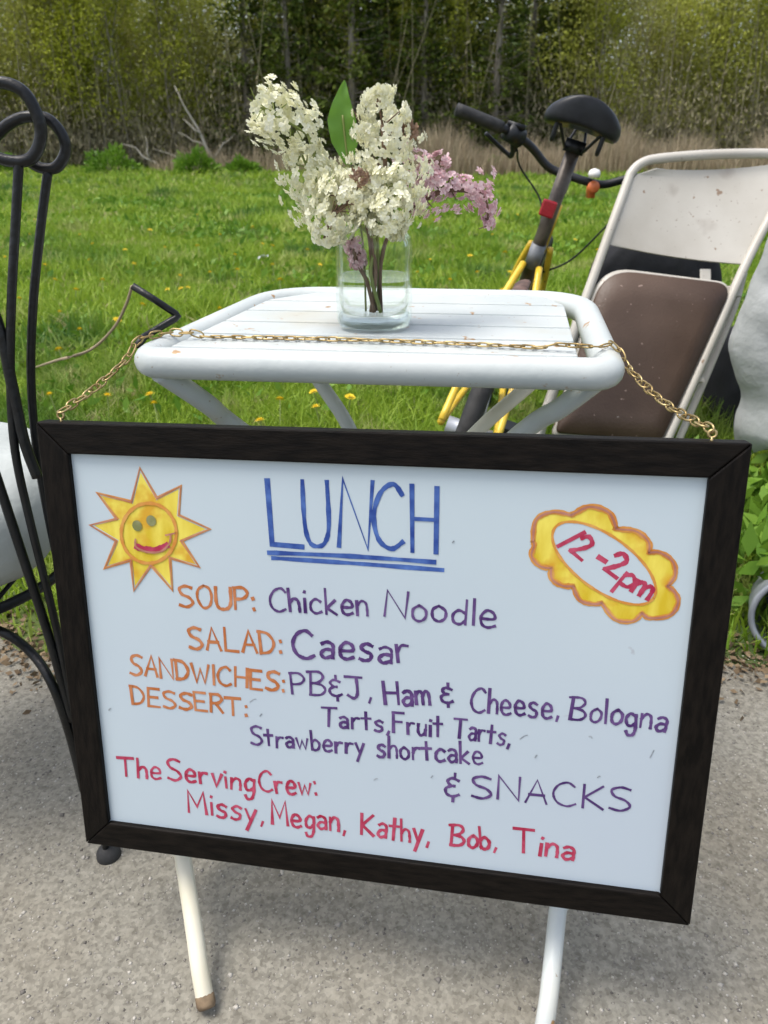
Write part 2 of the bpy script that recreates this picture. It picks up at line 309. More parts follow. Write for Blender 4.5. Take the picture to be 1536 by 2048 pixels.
# dandelions
def dandelion_mesh():
    mb = MB(); 
    for ring, (r0, r1, z0, z1, n_) in enumerate(((.004, .019, .000, .003, 16), (.003, .014, .002, .008, 13), (.001, .008, .004, .011, 8))):
        for k in range(n_):
            a = 2 * math.pi * (k + ring * .4) / n_; w2 = .9 * math.pi / n_
            mb.add([(r0 * math.cos(a), r0 * math.sin(a), z0), (r1 * .8 * math.cos(a - w2), r1 * .8 * math.sin(a - w2), (z0 + z1) / 2 + .001), (r1 * math.cos(a), r1 * math.sin(a), z1), (r1 * .8 * math.cos(a + w2), r1 * .8 * math.sin(a + w2), (z0 + z1) / 2 + .001)], [(0, 1, 2, 3)])
    me = bpy.data.meshes.new('dandelion_head'); me.from_pydata(mb.v, [], mb.f); me.materials.append(M['dandelion']); return me
DHEAD = dandelion_mesh()
ms = MB().tube([(0, 0, -.17), (.004, 0, -.08), (0, 0, .001)], .0022, 6); DST = bpy.data.meshes.new('dandelion_stalk'); DST.from_pydata(ms.v, [], ms.f); DST.materials.append(M['greenstem'])
def on_ground(px, py, z=0.0):
    r = ray(px, py); tt = (z - CAM_H) / r.z; return EYE + r * tt
DPX = [(38, 598), (10, 515), (160, 470), (395, 492), (362, 578), (376, 576), (360, 552), (335, 580), (440, 618), (152, 580), (215, 792), (308, 808), (520, 842), (632, 815), (628, 785), (525, 488), (545, 492), (330, 495), (185, 488), (250, 500), (475, 540), (860, 520), (940, 512), (1010, 505), (1020, 545), (900, 560), (1195, 540), (110, 560), (440, 470), (560, 560), (1150, 480), (870, 440), (640, 530), (160, 660), (420, 545), (205, 560), (268, 528), (90, 530), (285, 610), (345, 640), (180, 520), (505, 455), (545, 530), (905, 600), (835, 545), (1005, 580), (955, 545), (1035, 430), (1195, 500), (60, 470), (118, 700), (300, 790), (560, 800), (700, 795), (100, 790), (395, 430), (470, 510), (300, 460), (70, 440), (1210, 610), (985, 470), (460, 700), (235, 640), (120, 625), (615, 500)]
for i, (px, py) in enumerate(DPX):
    p = on_ground(px, py, .11); far = p.y > 3
    o = thing('dandelion', 'small yellow dandelion blooming in the far grass' if far else 'bright yellow dandelion blooming in the near grass', 'dandelion', (p.x, p.y, .11), 'far dandelions in the grass' if far else 'near dandelions in the grass')
    k_ = random.uniform(.62, .9) * (1 + .06 * p.y); o.scale = (k_, k_, 1); o.rotation_euler = (random.uniform(-.6, .2), random.uniform(-.4, .4), 0)
    for nm, me in (('flower_head', DHEAD), ('stalk', DST)):
        q = bpy.data.objects.new(nm, me); C.objects.link(q); q.parent = o

# ------------------------------------------------------------------ woodland
def tree_variant(seed, H, leafmat, nleaf, lean, barkm, low=.7, bush=1.0):
    rr = random.Random(seed); mb = MB(); pts = [Vector((0, 0, -.05))]
    d = Vector((lean, rr.uniform(-.05, .05), 1)).normalized(); nseg = 9
    for i in range(nseg): pts.append(pts[-1] + d * (H / nseg)); d = (d + Vector((rr.uniform(-.06, .06), rr.uniform(-.06, .06), .02))).normalized()
    r0 = .016 + H * .0034; mb.tube(pts, [r0 * (1 - .85 * i / nseg) for i in range(nseg + 1)], 6)
    tips = []
    for b in range(int(26 * bush)):
        tt = rr.uniform(.09, .97); i = min(int(tt * nseg), nseg - 1); p = pts[i].lerp(pts[i + 1], tt * nseg - i)
        if p.z < low * .6: continue
        a = rr.uniform(0, 6.28); ln = (1 - tt) * 1.5 + .5; e = Vector((math.cos(a), math.sin(a), rr.uniform(.7, 1.8))).normalized()
        q = [p]
        for s in range(4): q.append(q[-1] + e * ln / 4); e = (e + Vector((rr.uniform(-.2, .2), rr.uniform(-.2, .2), .12))).normalized()
        mb.tube(q, [.011, .008, .006, .004, .002], 4, cap=False); tips += q[1:]
        for s in range(3):
            k = rr.randint(1, 3); f = Vector((rr.uniform(-1, 1), rr.uniform(-1, 1), rr.uniform(.1, 1))).normalized() * rr.uniform(.2, .5)
            mb.tube([q[k], q[k] + f], [.005, .002], 3, cap=False); tips.append(q[k] + f); tips.append(q[k] + f * .6)
    me = bpy.data.meshes.new('trunk'); me.from_pydata(mb.v, [], mb.f); me.materials.append(barkm)
    T = np.array([tuple(p) for p in tips if p.z > low]); idx = rng.integers(0, len(T), nleaf)
    P = T[idx] + rng.normal(0, .13, (nleaf, 3))
    V, F = leaf_cards(P, rng.uniform(.04, .095, nleaf), asp=.6)
    mc = np_mesh('crown', V, F); mc.materials.append(leafmat); return me, mc
def conifer_variant(seed, H):
    rr = random.Random(seed); mb = MB(); mb.tube([(0, 0, -.05), (.03, 0, H * .5), (0, 0, H)], [.11, .07, .01], 7)
    P, D = [], []
    for b in range(230):
        z = H * (rr.random() ** 1.35) * .97 + .15; R = (1 - z / H) * 1.15 + .12; a = rr.uniform(0, 6.28)
        e = Vector((math.cos(a), math.sin(a), rr.uniform(-.15, .35))).normalized(); p = Vector((0, 0, z)); L_ = R * rr.uniform(.65, 1.1)
        mb.tube([p, p + e * L_ * .6, p + e * L_ + Vector((0, 0, .1 * L_))], [.014, .009, .003], 4, cap=False)
        for k in range(26):
            t_ = rr.uniform(.3, 1.05); q = p + e * L_ * t_ + Vector((rr.gauss(0, .07), rr.gauss(0, .07), rr.gauss(0, .07)))
            P.append(q); D.append((e + Vector((rr.uniform(-.7, .7), rr.uniform(-.7, .7), rr.uniform(-.9, .5)))).normalized())
    me = bpy.data.meshes.new('trunk'); me.from_pydata(mb.v, [], mb.f); me.materials.append(M['bark'])
    P = np.array([tuple(v) for v in P]); V, F = leaf_cards(P, rng.uniform(.09, .2, len(P)), asp=.38, updir=np.array([tuple(v) for v in D]))
    mc = np_mesh('crown', V, F); mc.materials.append(M['conifer']); return me, mc
def plant(name, meshes, x, y, s, rz, label, cat_, group):
    o = thing(name, label, cat_, (x, y, 0), group); o.scale = (s, s, s); o.rotation_euler = (0, 0, rz)
    for nm, me in zip(('trunk', 'crown'), meshes):
        q = bpy.data.objects.new(nm, me); C.objects.link(q); q.parent = o
    return o
SAP = [tree_variant(i, random.uniform(4.6, 6.2), M['olive'], 4200, random.uniform(-.12, .12), M['bark'], low=.5) for i in range(6)]
FRE = [tree_variant(20 + i, random.uniform(4.4, 5.8), M['bright'], 5000, random.uniform(-.1, .1), M['bark'], low=.35) for i in range(4)]
BAR = [tree_variant(40 + i, random.uniform(5, 6.5), M['olive'], 900, random.uniform(-.25, .25), M['palebark'], low=2.0, bush=.6) for i in range(3)]
CON = [conifer_variant(60 + i, random.uniform(5.5, 7)) for i in range(3)]
def px_x(px, y): return (px - 768) / FPX * (y * math.cos(PITCH) + .3 * math.sin(PITCH))
for i in range(125):
    y = random.uniform(GY0 + .3, GY0 + 6); x = random.uniform(-1, 1) * (y * .70 + 1.5)
    u = random.random()
    if u < .5: plant('sapling_tree', SAP[i % 6], x, y, random.uniform(.85, 1.15), random.uniform(0, 6.28), "slender tree with sparse olive green spring leaves at the wood's edge", 'tree', 'olive leaved trees of the wood')
    elif u < .80: plant('leafy_tree', FRE[i % 4], x, y, random.uniform(.85, 1.15), random.uniform(0, 6.28), "young tree with fresh yellow green spring leaves in the wood", 'tree', 'yellow green trees of the wood')
    else: plant('bare_tree', BAR[i % 3], x, y, random.uniform(.85, 1.1), random.uniform(0, 6.28), "almost leafless pale barked tree standing in the wood", 'tree', 'bare pale trees of the wood')
for i, (px, y) in enumerate(((500, 23.4), (585, 22.9), (650, 23.6), (705, 22.8), (760, 23.5), (845, 22.9), (910, 23.6), (985, 22.8), (1050, 24), (1120, 24.6))):
    plant('conifer', CON[i % 3], px_x(px, y), y, random.uniform(.9, 1.15), random.uniform(0, 6.28), 'dark green conifer behind the lilac vase in the wood', 'conifer', 'dark conifers in the middle of the wood')
# tangled undergrowth: too many stems to count
mb = MB()
for i in range(1900):
    y = random.uniform(GY0 - .3, GY0 + 9); x = random.uniform(-1, 1) * (y * .74 + 2); H = random.uniform(1.0, 4.8); lx = random.gauss(0, .16); ly = random.gauss(0, .1); r = random.uniform(.006, .020)
    mb.tube([(x, y, -.05), (x + lx * H * .4, y + ly * H * .4, H * .5), (x + lx * H, y + ly * H, H)], [r, r * .8, r * .35], 4, cap=False)
tag(mb.build('undergrowth_stems', M['twig']), 'grey brown tangle of bare stems filling the wood', 'undergrowth', kind='stuff')
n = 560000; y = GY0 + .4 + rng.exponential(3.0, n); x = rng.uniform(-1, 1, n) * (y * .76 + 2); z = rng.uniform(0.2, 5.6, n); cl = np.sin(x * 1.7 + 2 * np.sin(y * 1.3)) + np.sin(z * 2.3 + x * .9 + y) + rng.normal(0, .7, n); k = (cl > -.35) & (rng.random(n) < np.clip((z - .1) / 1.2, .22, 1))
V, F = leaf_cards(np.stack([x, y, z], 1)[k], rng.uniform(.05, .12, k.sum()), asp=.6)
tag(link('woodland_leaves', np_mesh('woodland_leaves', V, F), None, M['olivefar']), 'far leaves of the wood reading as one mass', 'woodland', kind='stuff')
mb = MB()
for i in range(850):
    y = random.uniform(GY0 + 8, GY0 + 16); x = random.uniform(-1, 1) * (y * .76 + 2); H = random.uniform(4, 6.5); r = random.uniform(.02, .06)
    mb.tube([(x, y, -.05), (x + random.gauss(0, .3), y, H * .5), (x + random.gauss(0, .5), y, H)], [r, r * .8, r * .3], 5, cap=False)
tag(mb.build('woodland_trunks', M['bark']), 'far trunks deep in the wood reading as one mass', 'woodland', kind='stuff')
n = 90000; y = GY0 - .2 + rng.exponential(2.2, n); x = rng.uniform(-1, 1, n) * (y * .76 + 2); z = rng.gamma(2.0, .42, n)
d = rvec(n); d[:, 2] = np.abs(d[:, 2]) * 2 + .5; d /= np.linalg.norm(d, axis=1)[:, None]
V, F = leaf_cards(np.stack([x, y, z], 1), rng.uniform(.06, .20, n), asp=.22, updir=d)
tag(link('brush', np_mesh('brush', V, F), None, M['twig']), 'low grey brown brush and dead twigs along the foot of the wood', 'brush', kind='stuff')
# dry reeds in front of the wood
def reeds(n, cx0, cx1, y0, y1, h0, h1):
    y = rng.uniform(y0, y1, n); px = rng.uniform(cx0, cx1, n); x = (px - 768) / FPX * (y * math.cos(PITCH) + .3)
    return x, y, rng.uniform(h0, h1, n) * (.75 + .3 * np.sin(px / 37.) * np.sin(px / 91. + 1))
VV, FF = [], []; base = 0
for a in ((7500, 830, 1750, 18.3, 21.5, .55, 1.35), (1500, 300, 700, 20, 22.3, .25, .85), (900, 900, 1120, 18, 19, .5, 1.0)):
    x, y, H = reeds(*a); V, F = blades(x, y, H, rng.uniform(.010, .026, len(x)), rng.uniform(.02, .45, len(x))); VV.append(V); FF.append(F + base); base += len(V)
tag(link('dry_reeds', np_mesh('dry_reeds', np.concatenate(VV), np.concatenate(FF)), None, M['reed']), "tan dry reeds standing along the wood's edge", 'reeds', kind='stuff')
# fallen pale branches left of the vase
BR = thing('fallen_branch', 'pale dead branch leaning up at the wood edge left of the flowers', 'branch', on_ground(440, 338))
def branch(mb, a, b, y, r):
    P = [at(a[0] + (b[0] - a[0]) * k / 4 + random.uniform(-5, 5), a[1] + (b[1] - a[1]) * k / 4 + random.uniform(-4, 4), y + k * .06) for k in range(5)]; P[0].z = 0 if P[0].z < .25 else P[0].z
    mb.tube(P, [r, r * .9, r * .75, r * .5, r * .25], 6)
m1 = MB(); branch(m1, (440, 340), (345, 170), 21.2, .042); m1.build('main_limb', M['palebark'], BR)
for a, b in (((400, 265), (365, 235)), ((425, 310), (470, 270)), ((415, 295), (355, 262)), ((436, 335), (310, 300))):
    m1 = MB(); branch(m1, a, b, 21.25, .022); m1.build('side_limb', M['palebark'], BR)
BR = thing('fallen_branch', 'grey dead branch lying low and slanting left at the wood edge', 'branch', on_ground(330, 338))
m1 = MB(); branch(m1, (330, 338), (245, 285), 21.6, .035); m1.build('main_limb', M['palebark'], BR)
m1 = MB(); branch(m1, (300, 318), (290, 270), 21.6, .02); m1.build('side_limb', M['palebark'], BR)
# low green shrubs at the end of the field
for px, wd, ht, lab in ((220, .95, .55, 'low round green shrub in the grass nearest the iron chair loops'), (390, .75, .5, 'low round green shrub in the grass below the pale fallen branch'), (-10, .7, .5, 'low green shrub at the left edge of the field by the wood'), (480, .6, .3, 'flat low green shrub in the grass left of the flowers'), (1010, .8, .35, 'flat green shrub at the foot of the tan reeds left of the bicycle')):
    y = 19.2; x = px_x(px, y); o = thing('shrub', lab, 'shrub', (x, y, 0))
    n = 1500; d = rvec(n); d[:, 2] = np.abs(d[:, 2]); rad = rng.uniform(.35, 1, n)[:, None] ** .5
    P = d * rad * np.array([wd / 1.6, wd / 1.9, ht]) * (1 + .18 * np.sin(d[:, :1] * 7 + px)) + np.array([x, y, 0.02])
    V, F = leaf_cards(P, rng.uniform(.05, .12, n), asp=.5, updir=(d + rvec(n) * .5)); link('foliage', np_mesh('foliage', V, F), o, M['weed'])
    mb = MB()
    for k in range(9): a = random.uniform(0, 6.28); mb.tube([(x, y, -.03), (x + math.cos(a) * wd * .35, y + math.sin(a) * wd * .3, ht * .75)], [.015, .005], 4)
    mb.build('stems', M['twig'], o)

# ------------------------------------------------------------------ folding table
T = thing('folding_table', 'white painted slatted folding table with a tubular rim and curved legs', 'table', (.02, .92, 0))
ZT = .642; TR = .0168
NL, NR, FR, FL = Vector((-.258, .790, ZT)), Vector((.230, .744, ZT)), Vector((.288, 1.108, ZT)), Vector((-.160, 1.150, ZT))
def rounded(corners, rad, m=8):
    out = []; n = len(corners)
    for i, c in enumerate(corners):
        a, b = corners[i - 1], corners[(i + 1) % n]; r = rad[i]; p = c + (a - c).normalized() * r; q = c + (b - c).normalized() * r
        for k in range(m + 1): t_ = k / m; out.append(p * (1 - t_) ** 2 + c * 2 * t_ * (1 - t_) + q * t_ * t_)
    return out
MB().tube(rounded([NL, NR, FR, FL], [.022, .022, .085, .085]), TR, 16, closed=True).build('rim', M['whitepaint'], T)
sb = MB(); ns = 5; ex = (NR - NL).normalized()
for i in range(ns):
    t0, t1 = (i + .03) / ns, (i + .93) / ns; t0, t1 = .055 + t0 * .89, .055 + t1 * .89
    tl = lambda t_, s0: (NL.lerp(FL, t_) + ex * s0); tr_ = lambda t_, s0: (NR.lerp(FR, t_) - ex * s0)
    in_l = .020 + (.045 if i == ns - 1 else 0); in_r = .032 + (.025 if i == ns - 1 else 0)
    q = [tl(t0, .020), tr_(t0, .032), tr_(t1, in_r), tl(t1, in_l)]; zt, zb = .655, .643
    vs = [Vector((v.x, v.y, z)) for z in (zb, zt) for v in q]
    sb.add(vs, [(3, 2, 1, 0), (4, 5, 6, 7), (0, 1, 5, 4), (1, 2, 6, 5), (2, 3, 7, 6), (3, 0, 4, 7)])
sb.build('slats', M['whitepaint'], T, smooth=False, bevel=.002)
cb = MB()
for t_ in (.12, .88):
    a, b = NL.lerp(NR, t_), FL.lerp(FR, t_); d = (b - a).normalized(); cb.box((a + b) / 2 + Vector((0, 0, -.004)), .022, (b - a).length - .02, .012, (ex, d, Vector((0, 0, 1))))
cb.build('cross_bar', M['whitepaint'], T, smooth=False)
def leg(pts, r, foot, m, topnode):
    P = cat(pts, 8); o = MB().tube(P, r, 12).build('leg', m, T)
    e = P[-1]; tz = (P[-2] - P[-1]).normalized(); tx_ = tz.orthogonal().normalized(); MB().lathe(e, [(0, -.006), (r * .9, -.006), (r * 1.06, -.002), (r * 1.06, .007), (r * .9, .009)], 14, axis=(tx_, tz.cross(tx_), tz)).build('foot_cap', M['rust'], o)
HUB = Vector((.015, .93, .36))
leg([at(318, 742, .79), at(415, 808, .83), at(482, 862, .865), HUB + Vector((-.02, -.05, .03)), Vector((.10, 1.0, .22)), Vector((.225, 1.11, .06)), Vector((.24, 1.13, .012))], .0118, 0, M['whitepaint'], 0)
leg([at(1205, 752, .765), at(1122, 815, .795), at(1040, 868, .83), HUB + Vector((.02, -.05, .03)), Vector((-.06, 1.0, .22)), Vector((-.15, 1.13, .06)), Vector((-.16, 1.15, .012))], .0115, 0, M['whitepaint'], 0)
leg([at(604, 706, 1.04), at(642, 768, 1.02), at(703, 866, .99), HUB + Vector((-.01, .02, 0)), Vector((.13, .70, .30)), at(1124, 1745, .60), at(1115, 1825, .555), at(1098, 1990, .480), Vector((.166, .455, .012))], .0100, 0, M['whitepaint'], 0)
leg([at(1116, 722, 1.04), at(1050, 778, 1.02), at(945, 872, .99), HUB + Vector((.01, .03, .01)), Vector((-.14, .75, .30)), at(352, 1620, .665), at(366, 1715, .610), at(384, 1830, .560), at(400, 1940, .515), Vector((-.195, .492, .012))], .0100, 0, M['cream'], 0)

# ------------------------------------------------------------------ whiteboard sign
BX = Vector((.9833, -.1780, .0356)).normalized(); BY = Vector((-.0025, -.2017, -.9794)); BY = (BY - BX * BY.dot(BX)).normalized(); BN = BX.cross(BY) * -1
if BN.y > 0: BN = -BN
BW, BH = .6495, .4795
B0 = EYE + (Vector((1, 0, 0)) * -.5203 + DN * -.1312 + FW * 1.134) * .640 - BX * .0046 - BY * .0032
def bpt(u, v, d=0): return B0 + BX * u + BY * v + BN * d
B = thing('whiteboard_sign', 'dark framed whiteboard lunch menu hanging in front of the white table', 'sign', bpt(BW / 2, BH, -.01))
RW = .0305; D0, D1 = -.018, .0
PZ = -.006                                                    # face of the panel, set back in its frame
MB().add([bpt(u, v, d) for d in (-.012, PZ) for (u, v) in ((.01, .01), (BW - .01, .01), (BW - .01, BH - .01), (.01, BH - .01))],
         [(3, 2, 1, 0), (4, 5, 6, 7), (0, 1, 5, 4), (1, 2, 6, 5), (2, 3, 7, 6), (3, 0, 4, 7)]).build('panel', M['board'], B, smooth=False)
def rail(o1, o2, i1, i2, m):
    g_ = .0004
    vs = [bpt(*o1, D0), bpt(*o2, D0), bpt(*i1, D0), bpt(*i2, D0), bpt(*o1, D1), bpt(*o2, D1), bpt(*i1, D1), bpt(*i2, D1)]
    MB().add(vs, [(3, 2, 1, 0), (4, 5, 6, 7), (0, 1, 5, 4), (1, 2, 6, 5), (2, 3, 7, 6), (3, 0, 4, 7)]).build('frame_rail', m, B, smooth=False, bevel=.0016)
e = .0003
rail((0 + e, 0), (BW - e, 0), (BW - RW - e, RW), (RW + e, RW), M['frame']); rail((BW - e, BH), (e, BH), (RW + e, BH - RW), (BW - RW - e, BH - RW), M['frame'])
rail((0, BH - e), (0, e), (RW, RW + e), (RW, BH - RW - e), M['framev']); rail((BW, e), (BW, BH - e), (BW - RW, BH - RW - e), (BW - RW, RW + e), M['framev'])
HK = [(.022, -.004), (BW - .030, -.004)]
for (u, v) in HK:
    c = bpt(u, v - .0015, -.009); MB().tube([c + BX * (.0032 * math.cos(a)) + BY * (.0032 * math.sin(a)) for a in np.linspace(0, 2 * math.pi, 14)[:-1]], .0013, 6, closed=True).tube([bpt(u, .004, -.009), bpt(u, v + .001, -.009)], .0014, 6).build('screw_eye', M['brass'], B)
PP = bpt(0, 0, PZ)
def uv(px, py):
    p = on_plane(px, py, PP, BN) - B0; return Vector((p.dot(BX), p.dot(BY), 0))
LAYER = [0]
def ribbon(mb, pts, wd, lift):
    n = len(pts); vs = []; 
    for i, p in enumerate(pts):
        a = pts[i - 1] if i else None; b = pts[i + 1] if i < n - 1 else None
        t1 = (p - a).normalized() if a is not None and (p - a).length > 1e-7 else None; t2 = (b - p).normalized() if b is not None and (b - p).length > 1e-7 else None
        t1 = t1 or t2 or Vector((1, 0, 0)); t2 = t2 or t1; t_ = (t1 + t2); t_ = t_.normalized() if t_.length > 1e-3 else t2
        nn = Vector((-t_.y, t_.x, 0)); cs = max(nn.dot(Vector((-t2.y, t2.x, 0))), .72); w2 = wd / 2 / cs * (1 + .13 * math.sin(i * 1.1 + lift * 9e4) + .08 * math.sin(i * 2.7 + lift * 3e4))
        if i == 0: p = p - t_ * wd * .3
        if i == n - 1: p = p + t_ * wd * .3
        for s_, d_ in ((1, 0), (-1, 0)): q = p + nn * (w2 * s_); vs.append(bpt(q.x, q.y, PZ + lift))
    mb.add(vs, [(2 * i, 2 * i + 1, 2 * i + 3, 2 * i + 2) for i in range(n - 1)])
def stroke(mb, pts, wd, smooth=True, closed=False, lift=None):
    LAYER[0] = (LAYER[0] + 1) % 9; wd *= random.uniform(.92, 1.22)
    P = [Vector((p[0], p[1], 0)) for p in pts]
    if smooth and (len(P) > 2): P = cat(P, 6, closed)
    if closed: P = P + [P[0]]
    ribbon(mb, P, wd, .00025 + LAYER[0] * .00004 if lift is None else lift)
c_, s_ = 'c', 's'
G = {
 'L': [(s_, (0, 1), (.02, 0), (.55, -.02))], 'U': [(c_, (0, 1), (0, .35), (.1, .06), (.3, 0), (.48, .08), (.58, .35), (.58, 1))],
 'N': [(s_, (0, 0), (.02, 1), (.58, 0), (.6, 1))], 'C': [(c_, (.6, .84), (.42, 1), (.16, .86), (.02, .5), (.12, .14), (.38, 0), (.62, .12))],
 'H': [(s_, (0, 1), (.02, 0)), (s_, (.55, .98), (.55, 0)), (s_, (0, .5), (.55, .5))],
 'S': [(c_, (.55, .92), (.3, 1), (.06, .86), (.14, .6), (.42, .45), (.54, .2), (.3, 0), (0, .08))],
 'O': [(c_, (.3, 1), (.06, .8), (.02, .4), (.22, 0), (.48, .1), (.58, .5), (.5, .88), (.28, 1))],
 'P': [(s_, (0, 0), (0, 1)), (c_, (-.04, .98), (.32, 1), (.5, .76), (.34, .52), (0, .46))],
 'A': [(s_, (0, 0), (.28, 1), (.58, 0)), (s_, (.08, .36), (.5, .36))],
 'D': [(s_, (0, 0), (0, 1)), (c_, (-.06, .98), (.34, .9), (.55, .5), (.36, .1), (-.04, 0))],
 'W': [(s_, (0, 1), (.2, 0), (.4, .75), (.58, 0), (.8, 1))], 'I': [(s_, (.03, 1), (.03, 0))],
 'E': [(s_, (.5, 1), (0, 1), (0, 0), (.52, 0)), (s_, (0, .52), (.42, .52))],
 'R': [(s_, (0, 0), (0, 1)), (c_, (-.04, .98), (.32, 1), (.48, .76), (.32, .54), (0, .5)), (s_, (.2, .5), (.52, 0))],
 'T': [(s_, (-.06, .97), (.62, 1)), (s_, (.28, .98), (.28, 0))],
 'B': [(s_, (.02, 0), (.02, 1)), (c_, (-.12, .97), (.32, 1), (.48, .8), (.32, .57), (.02, .5)), (c_, (.04, .52), (.42, .45), (.56, .24), (.38, .03), (-.02, 0))],
 'J': [(s_, (-.02, 1), (.6, 1)), (c_, (.4, 1), (.4, .28), (.26, .03), (.04, .16))],
 'F': [(s_, (0, 0), (0, 1)), (s_, (-.04, .98), (.5, 1)), (s_, (0, .54), (.4, .55))],
 'K': [(s_, (0, 1), (.02, 0)), (s_, (.5, .98), (.04, .46), (.56, 0))],
 'M': [(s_, (0, 0), (.04, 1), (.34, .3), (.62, 1), (.68, 0))],
 'h': [(s_, (0, 1), (0, 0)), (c_, (0, .34), (.16, .56), (.32, .5), (.36, .25), (.36, 0))],
 'i': [(s_, (.04, .55), (.04, 0)), (s_, (.04, .78), (.06, .84))],
 'c': [(c_, (.4, .48), (.22, .58), (.04, .42), (.03, .15), (.2, 0), (.42, .08))],
 'k': [(s_, (0, 1), (0, 0)), (s_, (.34, .56), (.03, .24), (.38, 0))],
 'e': [(c_, (.03, .3), (.38, .32), (.36, .52), (.18, .6), (.03, .38), (.06, .1), (.22, 0), (.42, .08))],
 'n': [(s_, (0, .56), (0, 0)), (c_, (0, .34), (.16, .56), (.32, .5), (.36, .25), (.36, 0))],
 'o': [(c_, (.2, .58), (.03, .42), (.04, .12), (.2, 0), (.37, .14), (.38, .42), (.2, .58))],
 'd': [(c_, (.36, .46), (.18, .56), (.03, .36), (.06, .08), (.22, 0), (.36, .14)), (s_, (.38, 1), (.38, 0))],
 'l': [(s_, (.03, 1), (.05, 0))],
 'a': [(c_, (.04, .52), (.2, .6), (.36, .5), (.37, .25), (.36, 0)), (c_, (.36, .3), (.16, .32), (.02, .16), (.14, 0), (.36, .1))],
 's': [(c_, (.36, .52), (.2, .6), (.04, .48), (.14, .34), (.32, .24), (.3, .06), (.14, 0), (0, .06))],
 'r': [(s_, (0, .56), (.02, 0)), (c_, (.02, .32), (.14, .54), (.32, .54))],
 'm': [(s_, (0, .56), (0, 0)), (c_, (0, .34), (.12, .56), (.24, .48), (.26, 0)), (c_, (.26, .34), (.38, .56), (.5, .48), (.52, 0))],
 'g': [(c_, (.36, .48), (.18, .58), (.03, .36), (.08, .08), (.24, .06), (.36, .2)), (c_, (.37, .56), (.38, 0), (.3, -.32), (.12, -.36), (.04, -.2))],
 'b': [(s_, (0, 1), (.02, 0)), (c_, (.02, .4), (.2, .54), (.38, .36), (.32, .08), (.14, 0), (.02, .1))],
 't': [(s_, (.14, .92), (.16, 0)), (s_, (-.06, .58), (.36, .6))],
 'y': [(s_, (0, .56), (.18, .06)), (s_, (.38, .56), (.06, -.38))],
 'w': [(s_, (0, .56), (.12, 0), (.27, .46), (.4, 0), (.54, .56))], 'v': [(s_, (0, .56), (.18, 0), (.38, .58))],
 'u': [(c_, (0, .56), (0, .18), (.12, 0), (.28, .08), (.34, .3)), (s_, (.35, .56), (.36, 0))],
 'p': [(s_, (.02, .56), (0, -.4)), (c_, (.02, .4), (.2, .58), (.38, .38), (.3, .08), (.02, .06))],
 '&': [(c_, (.42, .78), (.2, .86), (.06, .72), (.16, .56), (.3, .54)), (c_, (.2, .54), (.02, .4), (.06, .18), (.26, .1), (.46, .2)), (s_, (.28, 1.08), (.28, .86)), (s_, (.28, .12), (.28, -.12))],
 ':': [(s_, (.05, .62), (.07, .54)), (s_, (.05, .12), (.07, .03))], ',': [(s_, (.1, .08), (.03, -.14))],
 '1': [(s_, (.16, 1), (0, 0))], '2': [(c_, (.06, .78), (.24, 1), (.46, .82), (.34, .5), (.02, .08)), (s_, (.0, .08), (.52, .0))], '-': [(s_, (.02, .42), (.3, .42))],
}
def width(ch): return .28 if ch == ' ' else max(q[0] for st in G[ch] for q in st[1:])
def write(mb, text, p0, p1, cap, wd=.0026, gap=.17, jit=.025, slant=0.0):
    a, b = uv(*p0), uv(*p1); cp = (uv(p0[0], p0[1] - cap) - a).length; d = (b - a); Ln = d.length; d.normalize(); upv = Vector((d.y, -d.x, 0))
    tot = sum(width(ch) for ch in text) + gap * (len(text) - 1); sx = Ln / tot; x = 0
    for ch in text:
        if ch != ' ':
            jy = random.uniform(-jit, jit); js = 1 + random.uniform(-jit, jit) * 1.6; jr = random.uniform(-jit, jit) * 1.5 + slant
            for st in G[ch]: stroke(mb, [a + d * ((x + q[0]) * sx + q[1] * jr * cp) + upv * ((q[1] * js + jy) * cp) for q in st[1:]], wd, st[0] == 'c')
        x += width(ch) + gap
def text_part(name, m, items):
    mb = MB()
    for it in items: write(mb, *it[:4], **(it[4] if len(it) > 4 else {}))
    return mb.build(name, M[m], B, smooth=False)
big = dict(wd=.0042, gap=.2, jit=.01)
mb = MB()
for ch, a, b, cp in (('L', (542, 1087), (606, 1090), 130), ('U', (612, 1092), (660, 1094), 130), ('N', (678, 1094), (738, 1100), 134), ('C', (746, 1096), (806, 1099), 130), ('H', (823, 1103), (872, 1106), 135)): write(mb, ch, a, b, cp, **big)
mb.build('heading', M['blue'], B, smooth=False)
mb = MB(); stroke(mb, [uv(537, 1105), uv(700, 1112), uv(870, 1124)], .0042); stroke(mb, [uv(545, 1116), uv(700, 1126), uv(886, 1140)], .0040); mb.build('underline', M['blue'], B, smooth=False)
o_ = dict(wd=.0030, jit=.045)
text_part('course_names', 'oink', [('SOUP:', (360, 1213), (509, 1221), 42, o_), ('SALAD:', (380, 1296), (562, 1308), 42, o_), ('SANDWICHES:', (261, 1349), (567, 1383), 38, o_), ('DESSERT:', (266, 1407), (493, 1432), 34, o_)])
p_ = dict(wd=.0027, jit=.045)
text_part('soup_and_salad_text', 'purple', [('Chicken', (539, 1220), (735, 1231), 47, p_), ('Noodle', (769, 1233), (990, 1256), 52, p_), ('Caesar', (587, 1314), (818, 1327), 56, dict(wd=.0032, jit=.045))])
text_part('sandwich_text', 'purple', [('PB&J,', (585, 1388), (742, 1400), 44, p_), ('Ham', (770, 1409), (860, 1411), 48, dict(wd=.0033, jit=.045)), ('&', (882, 1408), (906, 1410), 40, p_), ('Cheese,', (940, 1424), (1116, 1438), 48, p_), ('Bologna', (1139, 1436), (1330, 1462), 48, p_)])
